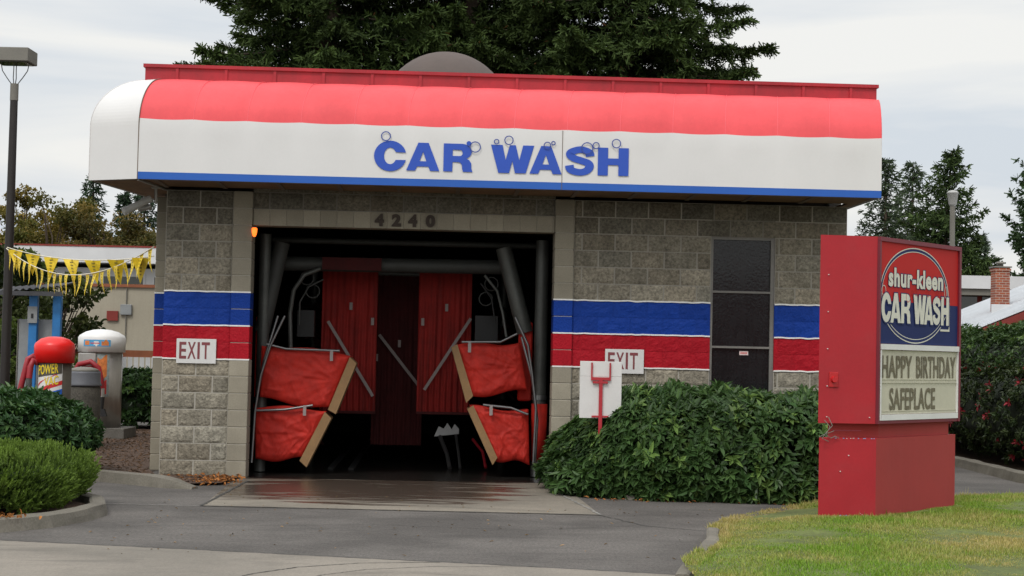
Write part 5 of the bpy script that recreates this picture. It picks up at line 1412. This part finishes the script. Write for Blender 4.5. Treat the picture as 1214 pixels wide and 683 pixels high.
pennants('pennant_string', (-8.37,27.85,3.14), (-4.62,21.68,2.86), .40, 22, .16, .32, 'lower sagging string of closely spaced yellow pennants', 5)

# ------------------------------------------------------------------ background buildings, left
bb = empty('beige_building', (-10,45,0)); tag(bb, 'low beige rendered building behind the pay shelter and vacuums', 'building')
q = MB(); q.box(-4.5,3.5,0,6,0,3.12); q.build('wall', M['beige_wall'], bb)
q = MB(); q.box(-4.55,3.55,-.06,.0,3.12,3.2); q.build('coping', M['brown_trim'], bb)
q = MB(); q.box(-.42,-.12,-.08,-.002,2.38,2.66,bv=.01); q.build('meter_box', M['panel_grey'], bb)
q = MB(); q.box(-.78,-.48,-.06,-.002,2.22,2.48); q.build('alarm_box', M['house_red'], bb)
q = MB(); q.tube([(-.27,-.04,2.66),(-.27,-.04,3.1)], .015, 6); q.tube([(-.27,-.04,2.38),(-.27,-.04,1.7)], .015, 6); q.build('conduit', M['lamp_grey'], bb)
wf_ = empty('picket_fence', (-8.6,40,0)); tag(wf_, 'white slatted fence with brown top rail at the foot of the beige wall', 'fence')
q = MB(); q.box(-2.6,2.2,-.02,.02,1.30,1.46); q.build('rail', M['brown_trim'], wf_)
q = MB()
for i in range(34): q.box(-2.55+i*.14,-2.45+i*.14,-.04,-.021,.1,1.30)
q.build('slats', M['far_white'], wf_)
q = MB()
for i in range(4): q.box(-2.2+i*1.3,-2.1+i*1.3,-.07,-.041,0,1.75)
q.build('posts', M['lamp_grey'], wf_)
lb_ = empty('shop_building', (-15,60,0)); tag(lb_, 'long low shop building with white fascia and dark windows behind the pennants', 'building')
q = MB(); q.box(-9,6,0,8,0,4.3); q.build('wall', M['far_white'], lb_)
q = MB(); q.box(-9.2,6.2,-.8,8.2,4.45,5.0); q.build('fascia', M['far_white'], lb_)
q = MB(); q.box(-9.2,6.2,-.82,8.3,5.0,5.06); q.build('roof', M['house_red'], lb_)
for i in range(8):
    f_ = MB(); f_.box(-8.6+i*1.8,-7.05+i*1.8,-.05,-.002,1.0,4.1); fo = f_.build('window', M['far_white'], lb_)
    g_ = MB(); g_.box(-8.52+i*1.8,-7.13+i*1.8,-.07,-.052,1.1,4.0); g_.build('pane', M['glass_plain'], fo)
# ------------------------------------------------------------------ background, right
hs = empty('red_house', (17.5,48,0)); tag(hs, 'red house with pale metal roof behind the tall hedge', 'house')
q = MB(); q.box(-3.9,4.5,.6,8,0,2.5); q.prism([(-3.9,2.5),(4.5,2.5),(.3,4.25)], .6, 8.0); q.build('wall', M['house_red'], hs)
q = MB()
for sgn in (-1,1):
    for k in range(26):
        y0_ = .35*k; q.add([(.3, y0_, 4.46),(.3, y0_+.345, 4.46),(.3+sgn*4.9, y0_+.345, 2.40),(.3+sgn*4.9, y0_, 2.40)], [(0,1,2,3) if sgn > 0 else (3,2,1,0)])
        q.box(.3+sgn*4.9-.001, .3+sgn*4.9+.001, y0_, y0_+.345, 2.36, 2.40)
        q.tube([(.3,y0_,4.475),(.3+sgn*4.9,y0_,2.415)], .02, 4)
q.build('roof', M['roof_metal'], hs)
q = MB(); q.prism([(.3,4.43),(5.2,2.37),(5.2,2.14),(.3,4.20)], -.06, -.01); q.prism([(.3,4.43),(.3,4.20),(-4.6,2.14),(-4.6,2.37)], -.06, -.01); q.build('bargeboard', M['house_red'], hs)
q = MB(); q.box(-2.82,-2.38,3.2,3.7,2.6,4.50); q.box(-2.85,-2.35,3.17,3.73,4.40,4.47); ch_ = q.build('chimney', M['brick'], hs)
q = MB(); q.box(-2.87,-2.33,3.15,3.75,4.501,4.54); q.lathe([(.09,4.541),(.09,4.62),(.16,4.63),(.10,4.69)], -2.6, 3.45, 12); q.build('chimney_cap', M['lamp_grey'], ch_)
q = MB(); q.box(-2.95,-2.25,3.1,3.19,3.10,3.38); q.build('flashing', M['far_white'], ch_)
rb = empty('shop_building', (21,66,0)); tag(rb, 'long flat building with white fascia behind the chimney', 'building')
q = MB(); q.box(-8,14,0,8,0,4.2); q.build('wall', M['house_red'], rb)
q = MB(); q.box(-8.2,14.2,-1,8.2,4.45,4.95); q.build('fascia', M['far_white'], rb)
for i in range(8):
    g_ = MB(); g_.box(-7.8+i*2.6,-5.4+i*2.6,-.05,-.003,2.2,4.2); g_.build('window', M['glass_plain'], rb)
q = MB(); q.box(-8.0,14,-.9,-.051,4.2,4.44); q.build('soffit', M['lamp_grey'], rb)

# far tree belt that closes the horizon
def belt():
    rg = np.random.default_rng(300); n = 90000
    x = rg.uniform(-160,160,n); y = rg.uniform(120,150,n)
    top = 5.2+1.6*fbm2(x, x*0, .25, 4)+1.0*fbm2(x, x*0, 1.3, 9)
    z = rg.random(n)**.8*top
    P = np.stack([x,y,z],1); D = unit(rg.normal(size=(n,3))); Nn = rg.normal(size=(n,3))
    t = rg.random((n,1)); c = np.array([.022,.036,.022])*(1-t)+np.array([.07,.085,.04])*t
    V, C2 = leaves(P, D, Nn, rg.uniform(.7,1.5,n), rg.uniform(.4,.9,n), c)
    tag(np_mesh('distant_woods', V, 4, M['leaf'], C2), 'distant dark line of woods along the horizon', 'woods', kind='stuff')
belt()

# fallen leaves, mulch chips
def litter():
    rg = np.random.default_rng(77); n = 9000
    poly = [(-9,20.2),(-4.8,20.0),(-3.8,19.35),(-3.35,19.6),(-3.3,20.5),(-4.3,20.6),(-4.75,22),(-5.2,31),(-9,31)]
    x = rg.uniform(-9,-3.2,n); y = rg.uniform(19.3,31,n); k = inpoly(x,y,poly); x, y = x[k], y[k]; n = len(x)
    P = np.stack([x,y,np.full(n,.035)],1); D = unit(np.concatenate([rg.normal(size=(n,2)), rg.normal(0,.25,(n,1))],1)); Nn = np.array([0,0,1.])+rg.normal(0,.3,(n,3))
    t = rg.random((n,1)); c = np.array([.05,.03,.018])*(1-t)+np.array([.22,.13,.08])*t
    V, C = leaves(P, D, Nn, rg.uniform(.03,.08,n), rg.uniform(.012,.03,n), c)
    tag(np_mesh('bark_chips', V, 4, M['dry_leaf'], C), 'loose brown bark chips covering the bed beside the pier', 'mulch', kind='stuff')
    ns_ = 130; xs_ = rg.uniform(-3.6,2.2,ns_); ys_ = rg.uniform(12.9,18.5,ns_)
    Pn = np.stack([xs_,ys_,np.full(ns_,.009)],1); Dn = unit(np.concatenate([rg.normal(size=(ns_,2)), rg.normal(0,.1,(ns_,1))],1))
    V, C = leaves(Pn, Dn, np.array([0,0,1.])+rg.normal(0,.2,(ns_,3)), rg.uniform(.015,.05,ns_), rg.uniform(.01,.02,ns_), np.array([.2,.13,.07])*rg.uniform(.3,1.9,(ns_,1)))
    tag(np_mesh('leaf_scraps', V, 4, M['dry_leaf'], C), 'small leaf scraps and grit strewn over the driveway', 'debris', kind='stuff')
    n = 420
    x = np.concatenate([rg.normal(-3.42,.16,200), rg.uniform(-4.6,-3.3,60), rg.normal(-4.35,.12,90), rg.uniform(.8,3.6,70)]); y = np.concatenate([rg.normal(19.9,.35,200), rg.uniform(20.0,20.5,60), rg.normal(14.35,.10,90), rg.uniform(18.5,18.8,70)])
    z = np.concatenate([np.full(260,.04), np.full(90,.13), np.full(70,.01)])
    P = np.stack([x,y,z],1); D = unit(np.concatenate([rg.normal(size=(n,2)), rg.normal(0,.3,(n,1))],1)); Nn = np.array([0,0,1.])+rg.normal(0,.5,(n,3))
    t = rg.random((n,1)); c = np.array([.16,.06,.02])*(1-t)+np.array([.42,.17,.05])*t
    V, C = leaves(P, D, Nn, rg.uniform(.03,.07,n), rg.uniform(.02,.035,n), c)
    tag(np_mesh('fallen_leaves', V, 4, M['dry_leaf'], C), 'scattered orange fallen leaves at the kerb ends and pier foot', 'leaves', kind='stuff')
litter()
